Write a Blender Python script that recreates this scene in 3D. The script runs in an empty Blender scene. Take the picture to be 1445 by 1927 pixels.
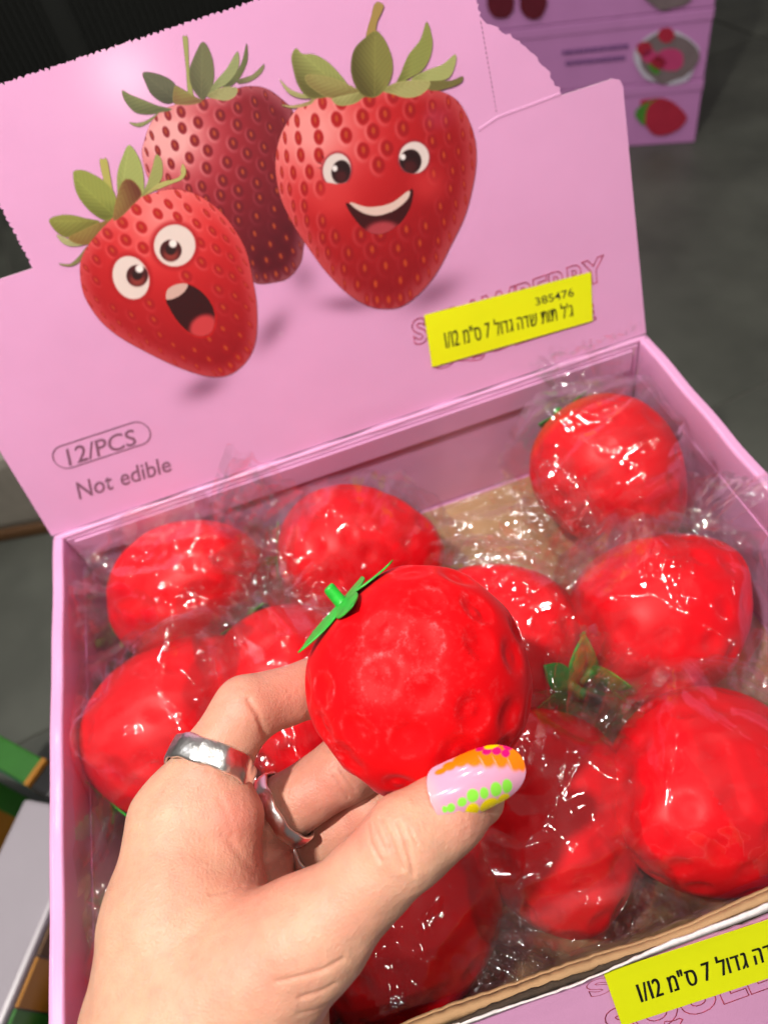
import bpy, bmesh, math, random
import numpy as np
from mathutils import Vector, Matrix

# ------------------------------------------------------------------ camera, world, lamps, exposure
SC = bpy.context.scene
COL = SC.collection
R_CAM = np.array([[0.94411313, -0.27610180, -0.18005056],
                  [-0.32744339, -0.72290105, -0.60843644],
                  [0.03783166, 0.63338919, -0.77290808]])
CAM = np.array([0.137969, -0.023690, 0.247776])
FPX, CX, CY = 1392.0, 722.5, 963.5
W, D = 0.30, 0.2316                      # tray outer width and depth; z = 0 is the tray's rim
FLOOR_Z, GROUND_Z = -0.0695, -0.300

cam_data = bpy.data.cameras.new('camera')
cam = bpy.data.objects.new('camera', cam_data)
COL.objects.link(cam)
SC.camera = cam
cam_data.sensor_fit = 'VERTICAL'
cam_data.sensor_height = 36.0
cam_data.lens = 36.0 * FPX / 1927.0
cam_data.clip_start = 0.01
cam_data.clip_end = 50
cam_data.dof.use_dof = True
cam_data.dof.focus_distance = 0.212
cam_data.dof.aperture_fstop = 11.0
m = Matrix.Identity(4)
for i in range(3):
    m[i][0], m[i][1], m[i][2], m[i][3] = R_CAM[0][i], -R_CAM[1][i], -R_CAM[2][i], CAM[i]
cam.matrix_world = m

world = bpy.data.worlds.new('World')
SC.world = world
world.use_nodes = True
bg = world.node_tree.nodes['Background']
bg.inputs['Color'].default_value = (1.0, 0.93, 0.90, 1)
bg.inputs['Strength'].default_value = 0.125

def lamp(name, loc, target, power, size, col):
    ld = bpy.data.lights.new(name, 'AREA')
    ld.shape = 'DISK'; ld.size = size; ld.energy = power; ld.color = col
    o = bpy.data.objects.new(name, ld)
    COL.objects.link(o)
    o.location = loc
    o.rotation_euler = (Vector(target) - Vector(loc)).to_track_quat('-Z', 'Y').to_euler()
    return o
T0 = (0.15, 0.10, 0.0)
lamp('ceiling_spot_lamp', (-0.15, -0.03, 1.00), T0, 13.3, 0.050, (1.0, 0.94, 0.87))
lamp('ceiling_spot_lamp', (0.75, 0.45, 1.75), T0, 3.5, 0.07, (1.0, 0.93, 0.86))
lamp('ceiling_spot_lamp', (-0.75, 0.65, 1.75), T0, 3.5, 0.07, (0.93, 0.95, 1.0))
lamp('ceiling_spot_lamp', (0.55, -0.75, 1.75), T0, 3.5, 0.07, (1.0, 0.93, 0.86))
for p_, w_ in (((0.34, -0.34, 1.45), 1.9), ((-0.62, -0.40, 1.45), 1.7), ((0.62, 0.95, 1.45), 1.6), ((-0.25, 0.85, 1.45), 1.6), ((0.95, 0.02, 1.45), 1.4)):
    lamp('ceiling_spot_lamp', p_, T0, w_ * 0.8, 0.05, (1.0, 0.96, 0.92))
lamp('ceiling_spot_lamp', (-0.10, -2.05, 1.20), T0, 3.0, 0.10, (1.0, 0.92, 0.82))

SC.view_settings.view_transform = 'Standard'
SC.view_settings.look = 'None'
SC.view_settings.exposure = 0.0
SC.view_settings.gamma = 1.0
SC.render.engine = 'CYCLES'
SC.cycles.max_bounces = 5
SC.cycles.diffuse_bounces = 3
SC.cycles.glossy_bounces = 3
SC.cycles.transparent_max_bounces = 40
SC.cycles.use_adaptive_sampling = True
SC.cycles.adaptive_threshold = 0.035
SC.cycles.caustics_reflective = False
SC.cycles.caustics_refractive = False
SC.cycles.sample_clamp_indirect = 6.0
SC.cycles.use_denoising = True
try:
    SC.cycles.denoiser = 'OPENIMAGEDENOISE'
except Exception:
    pass

# ------------------------------------------------------------------ helpers
def camspace(u, v, d):
    return np.array([(u - CX) / FPX * d, (v - CY) / FPX * d, d])
def to_world(p):
    return np.asarray(p) @ R_CAM + CAM
def at(u, v, d):
    return to_world(camspace(u, v, d))
def ray(u, v):
    return np.array([(u - CX) / FPX, (v - CY) / FPX, 1.0]) @ R_CAM
def on_plane(u, v, o, n):
    d = ray(u, v); o = np.asarray(o, float)
    return CAM + d * (((o - CAM) @ n) / (d @ n))
def to_pixel(P):
    q = (np.asarray(P) - CAM) @ R_CAM.T
    return q[:, 0] / q[:, 2] * FPX + CX, q[:, 1] / q[:, 2] * FPX + CY, q[:, 2]
def unit(v):
    v = np.asarray(v, float); return v / np.linalg.norm(v)
def lin(c):
    c = np.asarray(c, float) / 255.0
    return np.where(c <= 0.04045, c / 12.92, ((c + 0.055) / 1.055) ** 2.4)

def mesh_np(name, V, F, smooth=True):
    V = np.asarray(V, dtype=np.float32); F = np.asarray(F, dtype=np.int32)
    me = bpy.data.meshes.new(name)
    k = F.shape[1]
    me.vertices.add(len(V)); me.vertices.foreach_set('co', V.ravel())
    me.loops.add(F.size); me.loops.foreach_set('vertex_index', F.ravel())
    me.polygons.add(len(F)); me.polygons.foreach_set('loop_start', np.arange(0, F.size, k, dtype=np.int32))
    me.update(calc_edges=True); me.validate()
    if smooth: me.shade_smooth()
    return me
def link(name, me, mt=None, parent=None):
    o = bpy.data.objects.new(name, me)
    COL.objects.link(o)
    if mt is not None and me is not None and not me.materials: me.materials.append(mt)
    if parent is not None: o.parent = parent
    return o
def thing(name, label, cat, loc=(0, 0, 0), group=None):
    o = bpy.data.objects.new(name, None)
    COL.objects.link(o)
    o.location = loc; o.empty_display_size = 0.02
    return tag(o, label, cat, group)
def tag(o, label, cat, group=None):
    o['label'] = label; o['category'] = cat
    if group: o['group'] = group
    return o
def child(name, me, mt, parent):
    """mesh given in world coordinates, kept there under a parent that only has a location"""
    o = link(name, me, mt)
    o.parent = parent
    p = parent; off = Vector((0, 0, 0))
    while p is not None:
        off += p.location; p = p.parent
    me.transform(Matrix.Translation(-off))
    return o
def grid_faces(nu, nv, wrap_u=False):
    i = np.arange(nu if wrap_u else nu - 1)[:, None]; j = np.arange(nv - 1)[None, :]
    i2 = (i + 1) % nu
    return np.stack([i * nv + j, i2 * nv + j, i2 * nv + j + 1, i * nv + j + 1], -1).reshape(-1, 4)
def bm_mesh(name, bm, smooth=False):
    me = bpy.data.meshes.new(name); bm.normal_update(); bm.to_mesh(me); bm.free()
    if smooth: me.shade_smooth()
    return me
def box_mesh(name, lo, hi, bevel=0.0, seg=2):
    bm = bmesh.new()
    bmesh.ops.create_cube(bm, size=1.0)
    lo = Vector(lo); hi = Vector(hi); s = hi - lo; c = (hi + lo) / 2
    for v in bm.verts: v.co = Vector((v.co.x * s.x, v.co.y * s.y, v.co.z * s.z)) + c
    if bevel: bmesh.ops.bevel(bm, geom=bm.edges[:], offset=bevel, segments=seg, affect='EDGES', profile=0.6)
    return bm_mesh(name, bm)
def prism_mesh(name, pts, o, ex, ey, thick, bevel=0.0):
    """polygon in the plane (o, ex, ey), extruded along -ex x ey by thick"""
    o = np.asarray(o, float); ex = np.asarray(ex, float); ey = np.asarray(ey, float); n = np.cross(ex, ey)
    bm = bmesh.new()
    a = [bm.verts.new(o + ex * p[0] + ey * p[1]) for p in pts]
    b = [bm.verts.new(o + ex * p[0] + ey * p[1] - n * thick) for p in pts]
    bm.faces.new(a); bm.faces.new(b[::-1])
    k = len(pts)
    for i in range(k):
        bm.faces.new((a[i], b[i], b[(i + 1) % k], a[(i + 1) % k]))
    bmesh.ops.recalc_face_normals(bm, faces=bm.faces[:])
    if bevel: bmesh.ops.bevel(bm, geom=bm.edges[:], offset=bevel, segments=2, affect='EDGES')
    return bm_mesh(name, bm)
def tri_noise(P, freq, seed, n=4):
    """folded triangle waves: sharp creases like crumpled film, 0..1"""
    rng = np.random.default_rng(seed); out = np.zeros(len(P))
    for _ in range(n):
        k = rng.normal(size=3); k /= np.linalg.norm(k); f = freq * rng.uniform(0.6, 1.5); ph = rng.uniform(0, 1)
        x = (P @ k) * f + ph
        out += np.abs((x % 1.0) * 2 - 1)
    return out / n
def smooth_noise(P, freq, seed, n=5):
    rng = np.random.default_rng(seed); out = np.zeros(len(P))
    for _ in range(n):
        k = rng.normal(size=3); k /= np.linalg.norm(k); f = freq * rng.uniform(0.6, 1.6)
        out += np.sin((P @ k) * f * 6.283 + rng.uniform(0, 6.28))
    return out / n

# ------------------------------------------------------------------ materials
def node_mat(name):
    mt = bpy.data.materials.new(name); mt.use_nodes = True
    nt = mt.node_tree
    return mt, nt, nt.nodes, nt.links, nt.nodes['Principled BSDF']
def plain(name, rgb, rough=0.5, var=0.08, scale=60.0, bump=0.0, bscale=900.0, metal=0.0, coat=0.0, sss=0.0, sss_r=(1, .2, .1), sss_s=0.004, spec=0.5, sheen=0.0):
    mt, nt, N, L, P = node_mat(name)
    tc = N.new('ShaderNodeTexCoord')
    nz = N.new('ShaderNodeTexNoise'); nz.inputs['Scale'].default_value = scale; nz.inputs['Detail'].default_value = 5
    L.new(tc.outputs['Object'], nz.inputs['Vector'])
    rp = N.new('ShaderNodeMapRange'); rp.inputs['From Min'].default_value = 0.3; rp.inputs['From Max'].default_value = 0.7
    rp.inputs['To Min'].default_value = 1 - var; rp.inputs['To Max'].default_value = 1 + var
    L.new(nz.outputs['Fac'], rp.inputs['Value'])
    mx = N.new('ShaderNodeVectorMath'); mx.operation = 'SCALE'
    mx.inputs[0].default_value = rgb
    L.new(rp.outputs['Result'], mx.inputs['Scale'])
    L.new(mx.outputs['Vector'], P.inputs['Base Color'])
    P.inputs['Roughness'].default_value = rough
    P.inputs['Metallic'].default_value = metal
    P.inputs['Specular IOR Level'].default_value = spec
    P.inputs['Coat Weight'].default_value = coat
    if sheen:
        P.inputs['Sheen Weight'].default_value = sheen
    if sss:
        P.inputs['Subsurface Weight'].default_value = sss
        P.inputs['Subsurface Radius'].default_value = sss_r
        P.inputs['Subsurface Scale'].default_value = sss_s
    if bump:
        n2 = N.new('ShaderNodeTexNoise'); n2.inputs['Scale'].default_value = bscale; n2.inputs['Detail'].default_value = 3
        L.new(tc.outputs['Object'], n2.inputs['Vector'])
        b = N.new('ShaderNodeBump'); b.inputs['Strength'].default_value = bump; b.inputs['Distance'].default_value = 0.001
        L.new(n2.outputs['Fac'], b.inputs['Height']); L.new(b.outputs['Normal'], P.inputs['Normal'])
    return mt
def attr_mat(name, rough=0.4, bump=0.0, bscale=900, spec=0.5, coat=0.0, alpha=False):
    """colour from the mesh's own 'Col' attribute (flat print, nail varnish)"""
    mt, nt, N, L, P = node_mat(name)
    a = N.new('ShaderNodeAttribute'); a.attribute_name = 'Col'
    L.new(a.outputs['Color'], P.inputs['Base Color'])
    if alpha: L.new(a.outputs['Alpha'], P.inputs['Alpha'])
    P.inputs['Roughness'].default_value = rough; P.inputs['Specular IOR Level'].default_value = spec
    P.inputs['Coat Weight'].default_value = coat
    if bump:
        tc = N.new('ShaderNodeTexCoord')
        n2 = N.new('ShaderNodeTexNoise'); n2.inputs['Scale'].default_value = bscale
        L.new(tc.outputs['Object'], n2.inputs['Vector'])
        b = N.new('ShaderNodeBump'); b.inputs['Strength'].default_value = bump; b.inputs['Distance'].default_value = 0.001
        L.new(n2.outputs['Fac'], b.inputs['Height']); L.new(b.outputs['Normal'], P.inputs['Normal'])
    return mt

PINK = tuple(lin((237, 171, 217)) * 0.86)
M = {}
M['pink'] = plain('pink_printed_card', PINK, rough=0.42, var=0.025, scale=25, bump=0.06, bscale=1400, coat=0.45, spec=0.35)
M['pink'].node_tree.nodes['Principled BSDF'].inputs['Coat Roughness'].default_value = 0.16
def scuff(mt):
    # handling marks: sparse pale scratches and a gentle waviness of the card
    nt = mt.node_tree; N = nt.nodes; L = nt.links; P = N['Principled BSDF']
    tc = N.new('ShaderNodeTexCoord')
    mp = N.new('ShaderNodeMapping'); mp.inputs['Scale'].default_value = (14, 60, 30); mp.inputs['Rotation'].default_value = (0.5, 0.3, 0.7)
    L.new(tc.outputs['Object'], mp.inputs['Vector'])
    nz = N.new('ShaderNodeTexNoise'); nz.inputs['Scale'].default_value = 2.2; nz.inputs['Detail'].default_value = 8; nz.inputs['Roughness'].default_value = 0.7; nz.inputs['Distortion'].default_value = 0.8
    L.new(mp.outputs['Vector'], nz.inputs['Vector'])
    r = N.new('ShaderNodeMapRange'); r.inputs['From Min'].default_value = 0.66; r.inputs['From Max'].default_value = 0.80; r.inputs['To Max'].default_value = 0.35
    L.new(nz.outputs['Fac'], r.inputs['Value'])
    src = P.inputs['Base Color'].links[0].from_socket
    mx = N.new('ShaderNodeMix'); mx.data_type = 'RGBA'; mx.inputs['B'].default_value = (0.86, 0.68, 0.76, 1)
    L.new(r.outputs['Result'], mx.inputs['Factor']); L.new(src, mx.inputs['A']); L.new(mx.outputs['Result'], P.inputs['Base Color'])
    n2 = N.new('ShaderNodeTexNoise'); n2.inputs['Scale'].default_value = 22; n2.inputs['Detail'].default_value = 2
    L.new(tc.outputs['Object'], n2.inputs['Vector'])
    b = N.new('ShaderNodeBump'); b.inputs['Strength'].default_value = 0.30; b.inputs['Distance'].default_value = 0.002
    L.new(n2.outputs['Fac'], b.inputs['Height'])
    L.new(b.outputs['Normal'], [n for n in N if n.type == 'BUMP' and n is not b and n.name != b.name][0].inputs['Normal'])
scuff(M['pink'])
M['pink_edge'] = plain('pale_card_edge', (0.78, 0.60, 0.66), rough=0.8, var=0.1, scale=300)
M['kraft'] = plain('kraft_cardboard', (0.40, 0.235, 0.115), rough=0.85, var=0.10, scale=70, bump=0.25, bscale=500)
M['gap_shade'] = plain('painted_gap_shade', (0.045, 0.028, 0.018), rough=0.9, var=0.2, scale=400, bump=0.4, bscale=900)  # near-black colour painted in as the shade between the front rim's layers
M['white_paper'] = plain('white_paper_edge', (0.72, 0.66, 0.66), rough=0.8, var=0.12, scale=500)
M['yellow'] = plain('fluorescent_yellow_sticker', (0.80, 0.86, 0.0), rough=0.55, var=0.03, scale=40)
M['ink'] = plain('black_ink', (0.015, 0.014, 0.012), rough=0.6)
M['mauve_ink'] = plain('mauve_ink', (0.24, 0.10, 0.17), rough=0.5)
M['red_ink'] = plain('red_outline_ink', (0.66, 0.07, 0.13), rough=0.5)
M['pale_red_ink'] = plain('pale_red_outline_ink', (0.74, 0.13, 0.26), rough=0.5)
M['print'] = attr_mat('printed_picture_ink', rough=0.42, bump=0.05, bscale=1400, alpha=True)
M['green'] = plain('green_rubber_leaf', (0.022, 0.44, 0.038), rough=0.42, var=0.22, scale=260, bump=0.25, bscale=700)
M['silver'] = plain('silver', (0.95, 0.93, 0.90), rough=0.30, metal=1.0, var=0.05, bump=0.35, bscale=260)
M['tile'] = plain('dark_floor_tile', (0.066, 0.070, 0.058), rough=0.5, var=0.32, scale=9, bump=0.08, bscale=300)
M['grout'] = plain('floor_grout', (0.10, 0.098, 0.085), rough=0.9)
M['black_plastic'] = plain('black_ribbed_plastic', (0.012, 0.014, 0.012), rough=0.5)
M['lilac'] = plain('lilac_carton', tuple(lin((206, 138, 200)) * 0.92), rough=0.45, var=0.04, scale=20)
M['white_card'] = plain('white_glossy_carton', (0.34, 0.31, 0.345), rough=0.35, var=0.03, scale=15)
M['green_box'] = plain('green_card', (0.028, 0.14, 0.018), rough=0.4)
M['green_tube'] = plain('green_plastic_tube', (0.008, 0.075, 0.03), rough=0.3)
M['orange'] = plain('orange_card', (0.34, 0.14, 0.012), rough=0.45)
M['brown'] = plain('brown_card', (0.09, 0.04, 0.012), rough=0.6)
M['beige'] = plain('beige_card', (0.23, 0.21, 0.175), rough=0.7)
M['pale_blue'] = plain('pale_blue_card', (0.36, 0.42, 0.48), rough=0.4)
M['black'] = plain('black_plastic_cap', (0.015, 0.015, 0.015), rough=0.3)

def rubber(name, base, rough, dusty):
    mt, nt, N, L, P = node_mat(name)
    tc = N.new('ShaderNodeTexCoord')
    a = N.new('ShaderNodeAttribute'); a.attribute_name = 'Col'
    n1 = N.new('ShaderNodeTexNoise'); n1.inputs['Scale'].default_value = 420; n1.inputs['Detail'].default_value = 6; n1.inputs['Roughness'].default_value = 0.75
    n3 = N.new('ShaderNodeTexNoise'); n3.inputs['Scale'].default_value = 55; n3.inputs['Detail'].default_value = 4
    for n in (n1, n3): L.new(tc.outputs['Object'], n.inputs['Vector'])
    r1 = N.new('ShaderNodeMapRange'); r1.inputs['From Min'].default_value = 0.50; r1.inputs['From Max'].default_value = 0.72
    L.new(n1.outputs['Fac'], r1.inputs['Value'])
    r3 = N.new('ShaderNodeMapRange'); r3.inputs['From Min'].default_value = 0.42; r3.inputs['From Max'].default_value = 0.66
    L.new(n3.outputs['Fac'], r3.inputs['Value'])
    m1 = N.new('ShaderNodeMath'); m1.operation = 'MULTIPLY'
    L.new(r1.outputs['Result'], m1.inputs[0]); L.new(r3.outputs['Result'], m1.inputs[1])
    m2 = N.new('ShaderNodeMath'); m2.operation = 'MULTIPLY_ADD'       # dust = speckle * clouds * k + rim dust * speckle
    m2.inputs[1].default_value = 0.08 * dusty
    L.new(m1.outputs[0], m2.inputs[0])
    m3 = N.new('ShaderNodeMath'); m3.operation = 'MULTIPLY'
    L.new(a.outputs['Fac'], m3.inputs[0])
    m4 = N.new('ShaderNodeMath'); m4.operation = 'MULTIPLY_ADD'; m4.inputs[1].default_value = 0.60; m4.inputs[2].default_value = 0.03
    L.new(r1.outputs['Result'], m4.inputs[0]); L.new(m4.outputs[0], m3.inputs[1])
    L.new(m3.outputs[0], m2.inputs[2])
    mx = N.new('ShaderNodeMix'); mx.data_type = 'RGBA'; mx.clamp_factor = True
    mx.inputs['A'].default_value = (*base, 1); mx.inputs['B'].default_value = (0.92, 0.36, 0.40, 1)
    L.new(m2.outputs[0], mx.inputs['Factor'])
    L.new(mx.outputs['Result'], P.inputs['Base Color'])
    P.inputs['Roughness'].default_value = rough
    P.inputs['Specular IOR Level'].default_value = 0.16
    if dusty >= 1:
        P.inputs['Sheen Weight'].default_value = 0.10; P.inputs['Sheen Roughness'].default_value = 0.35
        P.inputs['Sheen Tint'].default_value = (1.0, 0.45, 0.5, 1)
    b = N.new('ShaderNodeBump'); b.inputs['Strength'].default_value = 0.05; b.inputs['Distance'].default_value = 0.0004
    L.new(n1.outputs['Fac'], b.inputs['Height']); L.new(b.outputs['Normal'], P.inputs['Normal'])
    return mt
M['rubber'] = rubber('dusted_red_rubber', (0.74, 0.0012, 0.005), 0.56, 1.3)
M['rubber_orange'] = rubber('red_rubber_fading_to_orange', (0.82, 0.001, 0.008), 0.40, 0.25)
def orange_end(mt):
    nt = mt.node_tree; N = nt.nodes; L = nt.links; P = N['Principled BSDF']
    tc = N.new('ShaderNodeTexCoord'); sp = N.new('ShaderNodeSeparateXYZ'); L.new(tc.outputs['Object'], sp.inputs[0])
    r = N.new('ShaderNodeMapRange'); r.inputs['From Min'].default_value = 0.020; r.inputs['From Max'].default_value = 0.044; L.new(sp.outputs['Z'], r.inputs['Value'])
    mx = N.new('ShaderNodeMix'); mx.data_type = 'RGBA'; mx.inputs['B'].default_value = (0.86, 0.22, 0.01, 1)
    L.new(r.outputs['Result'], mx.inputs['Factor']); L.new(P.inputs['Base Color'].links[0].from_socket, mx.inputs['A']); L.new(mx.outputs['Result'], P.inputs['Base Color'])
orange_end(M['rubber_orange'])
M['rubber_wrapped'] = rubber('red_rubber_in_film', (0.82, 0.001, 0.008), 0.40, 0.25)

def film():
    mt, nt, N, L, P = node_mat('clear_crinkled_film')
    N.remove(P)
    out = N['Material Output']
    tc = N.new('ShaderNodeTexCoord')
    n1 = N.new('ShaderNodeTexNoise'); n1.inputs['Scale'].default_value = 280; n1.inputs['Detail'].default_value = 0
    L.new(tc.outputs['Object'], n1.inputs['Vector'])
    b = N.new('ShaderNodeBump'); b.inputs['Strength'].default_value = 0.13; b.inputs['Distance'].default_value = 0.001
    L.new(n1.outputs['Fac'], b.inputs['Height'])
    fr = N.new('ShaderNodeFresnel'); fr.inputs['IOR'].default_value = 1.5
    L.new(b.outputs['Normal'], fr.inputs['Normal'])
    mm = N.new('ShaderNodeMath'); mm.operation = 'MULTIPLY_ADD'; mm.inputs[1].default_value = 0.85; mm.inputs[2].default_value = 0.004; mm.use_clamp = True
    mn = N.new('ShaderNodeMath'); mn.operation = 'MINIMUM'; mn.inputs[1].default_value = 0.19; L.new(mm.outputs[0], mn.inputs[0])
    L.new(fr.outputs[0], mm.inputs[0])
    tr = N.new('ShaderNodeBsdfTransparent'); tr.inputs['Color'].default_value = (0.995, 0.995, 0.995, 1)
    gl = N.new('ShaderNodeBsdfGlossy'); gl.inputs['Roughness'].default_value = 0.055; gl.inputs['Color'].default_value = (1, 1, 1, 1)
    L.new(b.outputs['Normal'], gl.inputs['Normal'])
    df = N.new('ShaderNodeBsdfDiffuse'); df.inputs['Color'].default_value = (0.85, 0.82, 0.84, 1)
    tl = N.new('ShaderNodeBsdfTranslucent'); tl.inputs['Color'].default_value = (0.85, 0.82, 0.84, 1)
    a1 = N.new('ShaderNodeMixShader'); a1.inputs[0].default_value = 0.5
    L.new(df.outputs[0], a1.inputs[1]); L.new(tl.outputs[0], a1.inputs[2])
    a2 = N.new('ShaderNodeMixShader')
    mp = N.new('ShaderNodeMapping'); mp.inputs['Scale'].default_value = (0.7, 3.2, 2.0); mp.inputs['Rotation'].default_value = (0.4, 0.7, 0.3)
    L.new(tc.outputs['Object'], mp.inputs['Vector'])
    nh = N.new('ShaderNodeTexNoise'); nh.inputs['Scale'].default_value = 48; nh.inputs['Detail'].default_value = 1; nh.inputs['Distortion'].default_value = 0.0
    L.new(mp.outputs['Vector'], nh.inputs['Vector'])
    rh = N.new('ShaderNodeMapRange'); rh.inputs['From Min'].default_value = 0.50; rh.inputs['From Max'].default_value = 0.72; rh.inputs['To Min'].default_value = 0.005; rh.inputs['To Max'].default_value = 0.022
    L.new(nh.outputs['Fac'], rh.inputs['Value']); L.new(rh.outputs['Result'], a2.inputs[0])
    L.new(tr.outputs[0], a2.inputs[1]); L.new(a1.outputs[0], a2.inputs[2])
    a3 = N.new('ShaderNodeMixShader')
    L.new(mn.outputs[0], a3.inputs[0]); L.new(a2.outputs[0], a3.inputs[1]); L.new(gl.outputs[0], a3.inputs[2])
    L.new(a3.outputs[0], out.inputs['Surface'])
    return mt
M['film'] = film()

def skin():
    mt, nt, N, L, P = node_mat('skin')
    tc = N.new('ShaderNodeTexCoord')
    a = N.new('ShaderNodeAttribute'); a.attribute_name = 'Col'
    nz = N.new('ShaderNodeTexNoise'); nz.inputs['Scale'].default_value = 90; nz.inputs['Detail'].default_value = 6
    L.new(tc.outputs['Object'], nz.inputs['Vector'])
    rp = N.new('ShaderNodeMapRange'); rp.inputs['From Min'].default_value = 0.25; rp.inputs['From Max'].default_value = 0.75
    rp.inputs['To Min'].default_value = 0.90; rp.inputs['To Max'].default_value = 1.10
    L.new(nz.outputs['Fac'], rp.inputs['Value'])
    n5 = N.new('ShaderNodeTexNoise'); n5.inputs['Scale'].default_value = 260; n5.inputs['Detail'].default_value = 5; L.new(tc.outputs['Object'], n5.inputs['Vector'])
    r5 = N.new('ShaderNodeMapRange'); r5.inputs['From Min'].default_value = 0.42; r5.inputs['From Max'].default_value = 0.72; r5.inputs['To Max'].default_value = 0.24; L.new(n5.outputs['Fac'], r5.inputs['Value'])
    mo = N.new('ShaderNodeMix'); mo.data_type = 'RGBA'; mo.inputs['B'].default_value = (0.60, 0.20, 0.15, 1); L.new(r5.outputs['Result'], mo.inputs['Factor']); L.new(a.outputs['Color'], mo.inputs['A'])
    mx = N.new('ShaderNodeVectorMath'); mx.operation = 'SCALE'
    L.new(mo.outputs['Result'], mx.inputs[0]); L.new(rp.outputs['Result'], mx.inputs['Scale'])
    L.new(mx.outputs['Vector'], P.inputs['Base Color'])
    P.inputs['Roughness'].default_value = 0.50
    P.inputs['Specular IOR Level'].default_value = 0.4
    P.inputs['Subsurface Weight'].default_value = 0.30
    P.inputs['Subsurface Radius'].default_value = (1.0, 0.33, 0.18)
    P.inputs['Subsurface Scale'].default_value = 0.004
    vo = N.new('ShaderNodeTexVoronoi'); vo.inputs['Scale'].default_value = 950; vo.feature = 'DISTANCE_TO_EDGE'
    L.new(tc.outputs['Object'], vo.inputs['Vector'])
    n2 = N.new('ShaderNodeTexNoise'); n2.inputs['Scale'].default_value = 500; n2.inputs['Detail'].default_value = 4
    L.new(tc.outputs['Object'], n2.inputs['Vector'])
    ad = N.new('ShaderNodeMath'); ad.operation = 'MULTIPLY_ADD'; ad.inputs[1].default_value = 0.6
    L.new(vo.outputs['Distance'], ad.inputs[0]); L.new(n2.outputs['Fac'], ad.inputs[2])
    b = N.new('ShaderNodeBump'); b.inputs['Strength'].default_value = 0.42; b.inputs['Distance'].default_value = 0.0006
    L.new(ad.outputs[0], b.inputs['Height']); L.new(b.outputs['Normal'], P.inputs['Normal'])
    return mt
M['skin'] = skin()

# ------------------------------------------------------------------ the setting: tiled floor
def struct(o):
    o['kind'] = 'structure'; return o
floor = struct(link('floor', box_mesh('floor', (-1.6, -1.2, GROUND_Z - 0.02), (2.4, 4.0, GROUND_Z - 0.0016)), M['grout']))
# tile joints as seen: one runs past the right wall of the tray, one to its left
TA = math.radians(8)
tile_me = box_mesh('tile', (-0.2990, -0.2990, -0.012), (0.2990, 0.2990, 0.0), 0.0008, 1)
tile_me.materials.append(M['tile'])
for i in range(-3, 4):
    for j in range(-2, 6):
        o = bpy.data.objects.new('tile', tile_me); COL.objects.link(o); o.parent = floor
        cx, cy = 0.22 + i * 0.6, 0.04 + j * 0.6
        o.location = (cx * math.cos(TA) - cy * math.sin(TA), cx * math.sin(TA) + cy * math.cos(TA), GROUND_Z + 0.0006 * ((i * 7 + j * 3) % 3 - 1))
        o.rotation_euler = (0, 0, TA)

# ------------------------------------------------------------------ display box: tray + raised lid
box = thing('display_box', 'open pink display box with raised strawberry lid, full of wrapped squeeze strawberries', 'box', (W / 2, D / 2, FLOOR_Z - 0.002))
WT = 0.0052
# base: kraft liner over a pink bottom
child('tray_bottom', box_mesh('tray_bottom', (0.001, -0.040, FLOOR_Z - 0.002), (W - 0.001, D - 0.001, FLOOR_Z - 0.0006)), M['pink'], box)
child('liner', box_mesh('liner', (WT + 0.001, 0.004, FLOOR_Z - 0.0004), (W - WT - 0.001, D - 0.005, FLOOR_Z), 0.0), M['kraft'], box)

def side_wall(x0, x1, name):
    # rolled-over double wall, top edge softly rounded and slightly wavy
    n = 60; prof = []
    wd = x1 - x0
    pr = [(0, FLOOR_Z), (0, -0.0014), (0.0002, -0.0005), (0.0008, 0.0), (0.0022, 0.0001), (0.0030, -0.0004), (wd - 0.0008, 0.0), (wd - 0.0002, -0.0005), (wd, -0.0014), (wd, FLOOR_Z)]
    V = []
    for i in range(n + 1):
        y = 0.0 + (D - 0.0005) * i / n
        wob = 0.00025 * math.sin(y * 38 + x0 * 40) + 0.00008 * math.sin(y * 160)
        for a, z in pr:
            V.append((x0 + a + wob * (1 if z > -0.01 else 0.2), y, z + (0.0003 * math.sin(y * 150 + 1) if z > -0.01 else 0)))
    me = mesh_np(name, V, grid_faces(n + 1, len(pr))[:, ::-1], True)
    bm = bmesh.new(); bm.from_mesh(me)
    bmesh.ops.holes_fill(bm, edges=[e for e in bm.edges if e.is_boundary], sides=0)
    bmesh.ops.recalc_face_normals(bm, faces=bm.faces[:])
    bm.to_mesh(me); bm.free()
    return me
lw = child('side_wall', side_wall(0.0, WT, 'side_wall'), M['pink'], box)
rw = child('side_wall', side_wall(W - WT, W, 'side_wall'), M['pink'], box)
# glued inner flaps, a card's thickness proud of the side walls
for s, x in ((1, WT), (-1, W - WT)):
    a, b = (x + 0.0001, x + 0.0006) if s > 0 else (x - 0.0006, x - 0.0001)
    child('inner_flap', box_mesh('inner_flap', (a, 0.012, FLOOR_Z + 0.0006), (b, D - 0.006, -0.020), 0.0, 1), M['pink'], lw if s > 0 else rw)
bw = child('back_wall', box_mesh('back_wall', (WT + 0.0002, D - 0.0034, FLOOR_Z + 0.0005), (W - WT - 0.0002, D - 0.0004, -0.0022), 0.0004, 1), M['pink'], box)
child('hinge_flap', box_mesh('hinge_flap', (WT + 0.004, D - 0.0050, -0.0165), (W - WT - 0.004, D - 0.0037, -0.0035), 0.0005, 2), M['pink'], bw)

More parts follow.
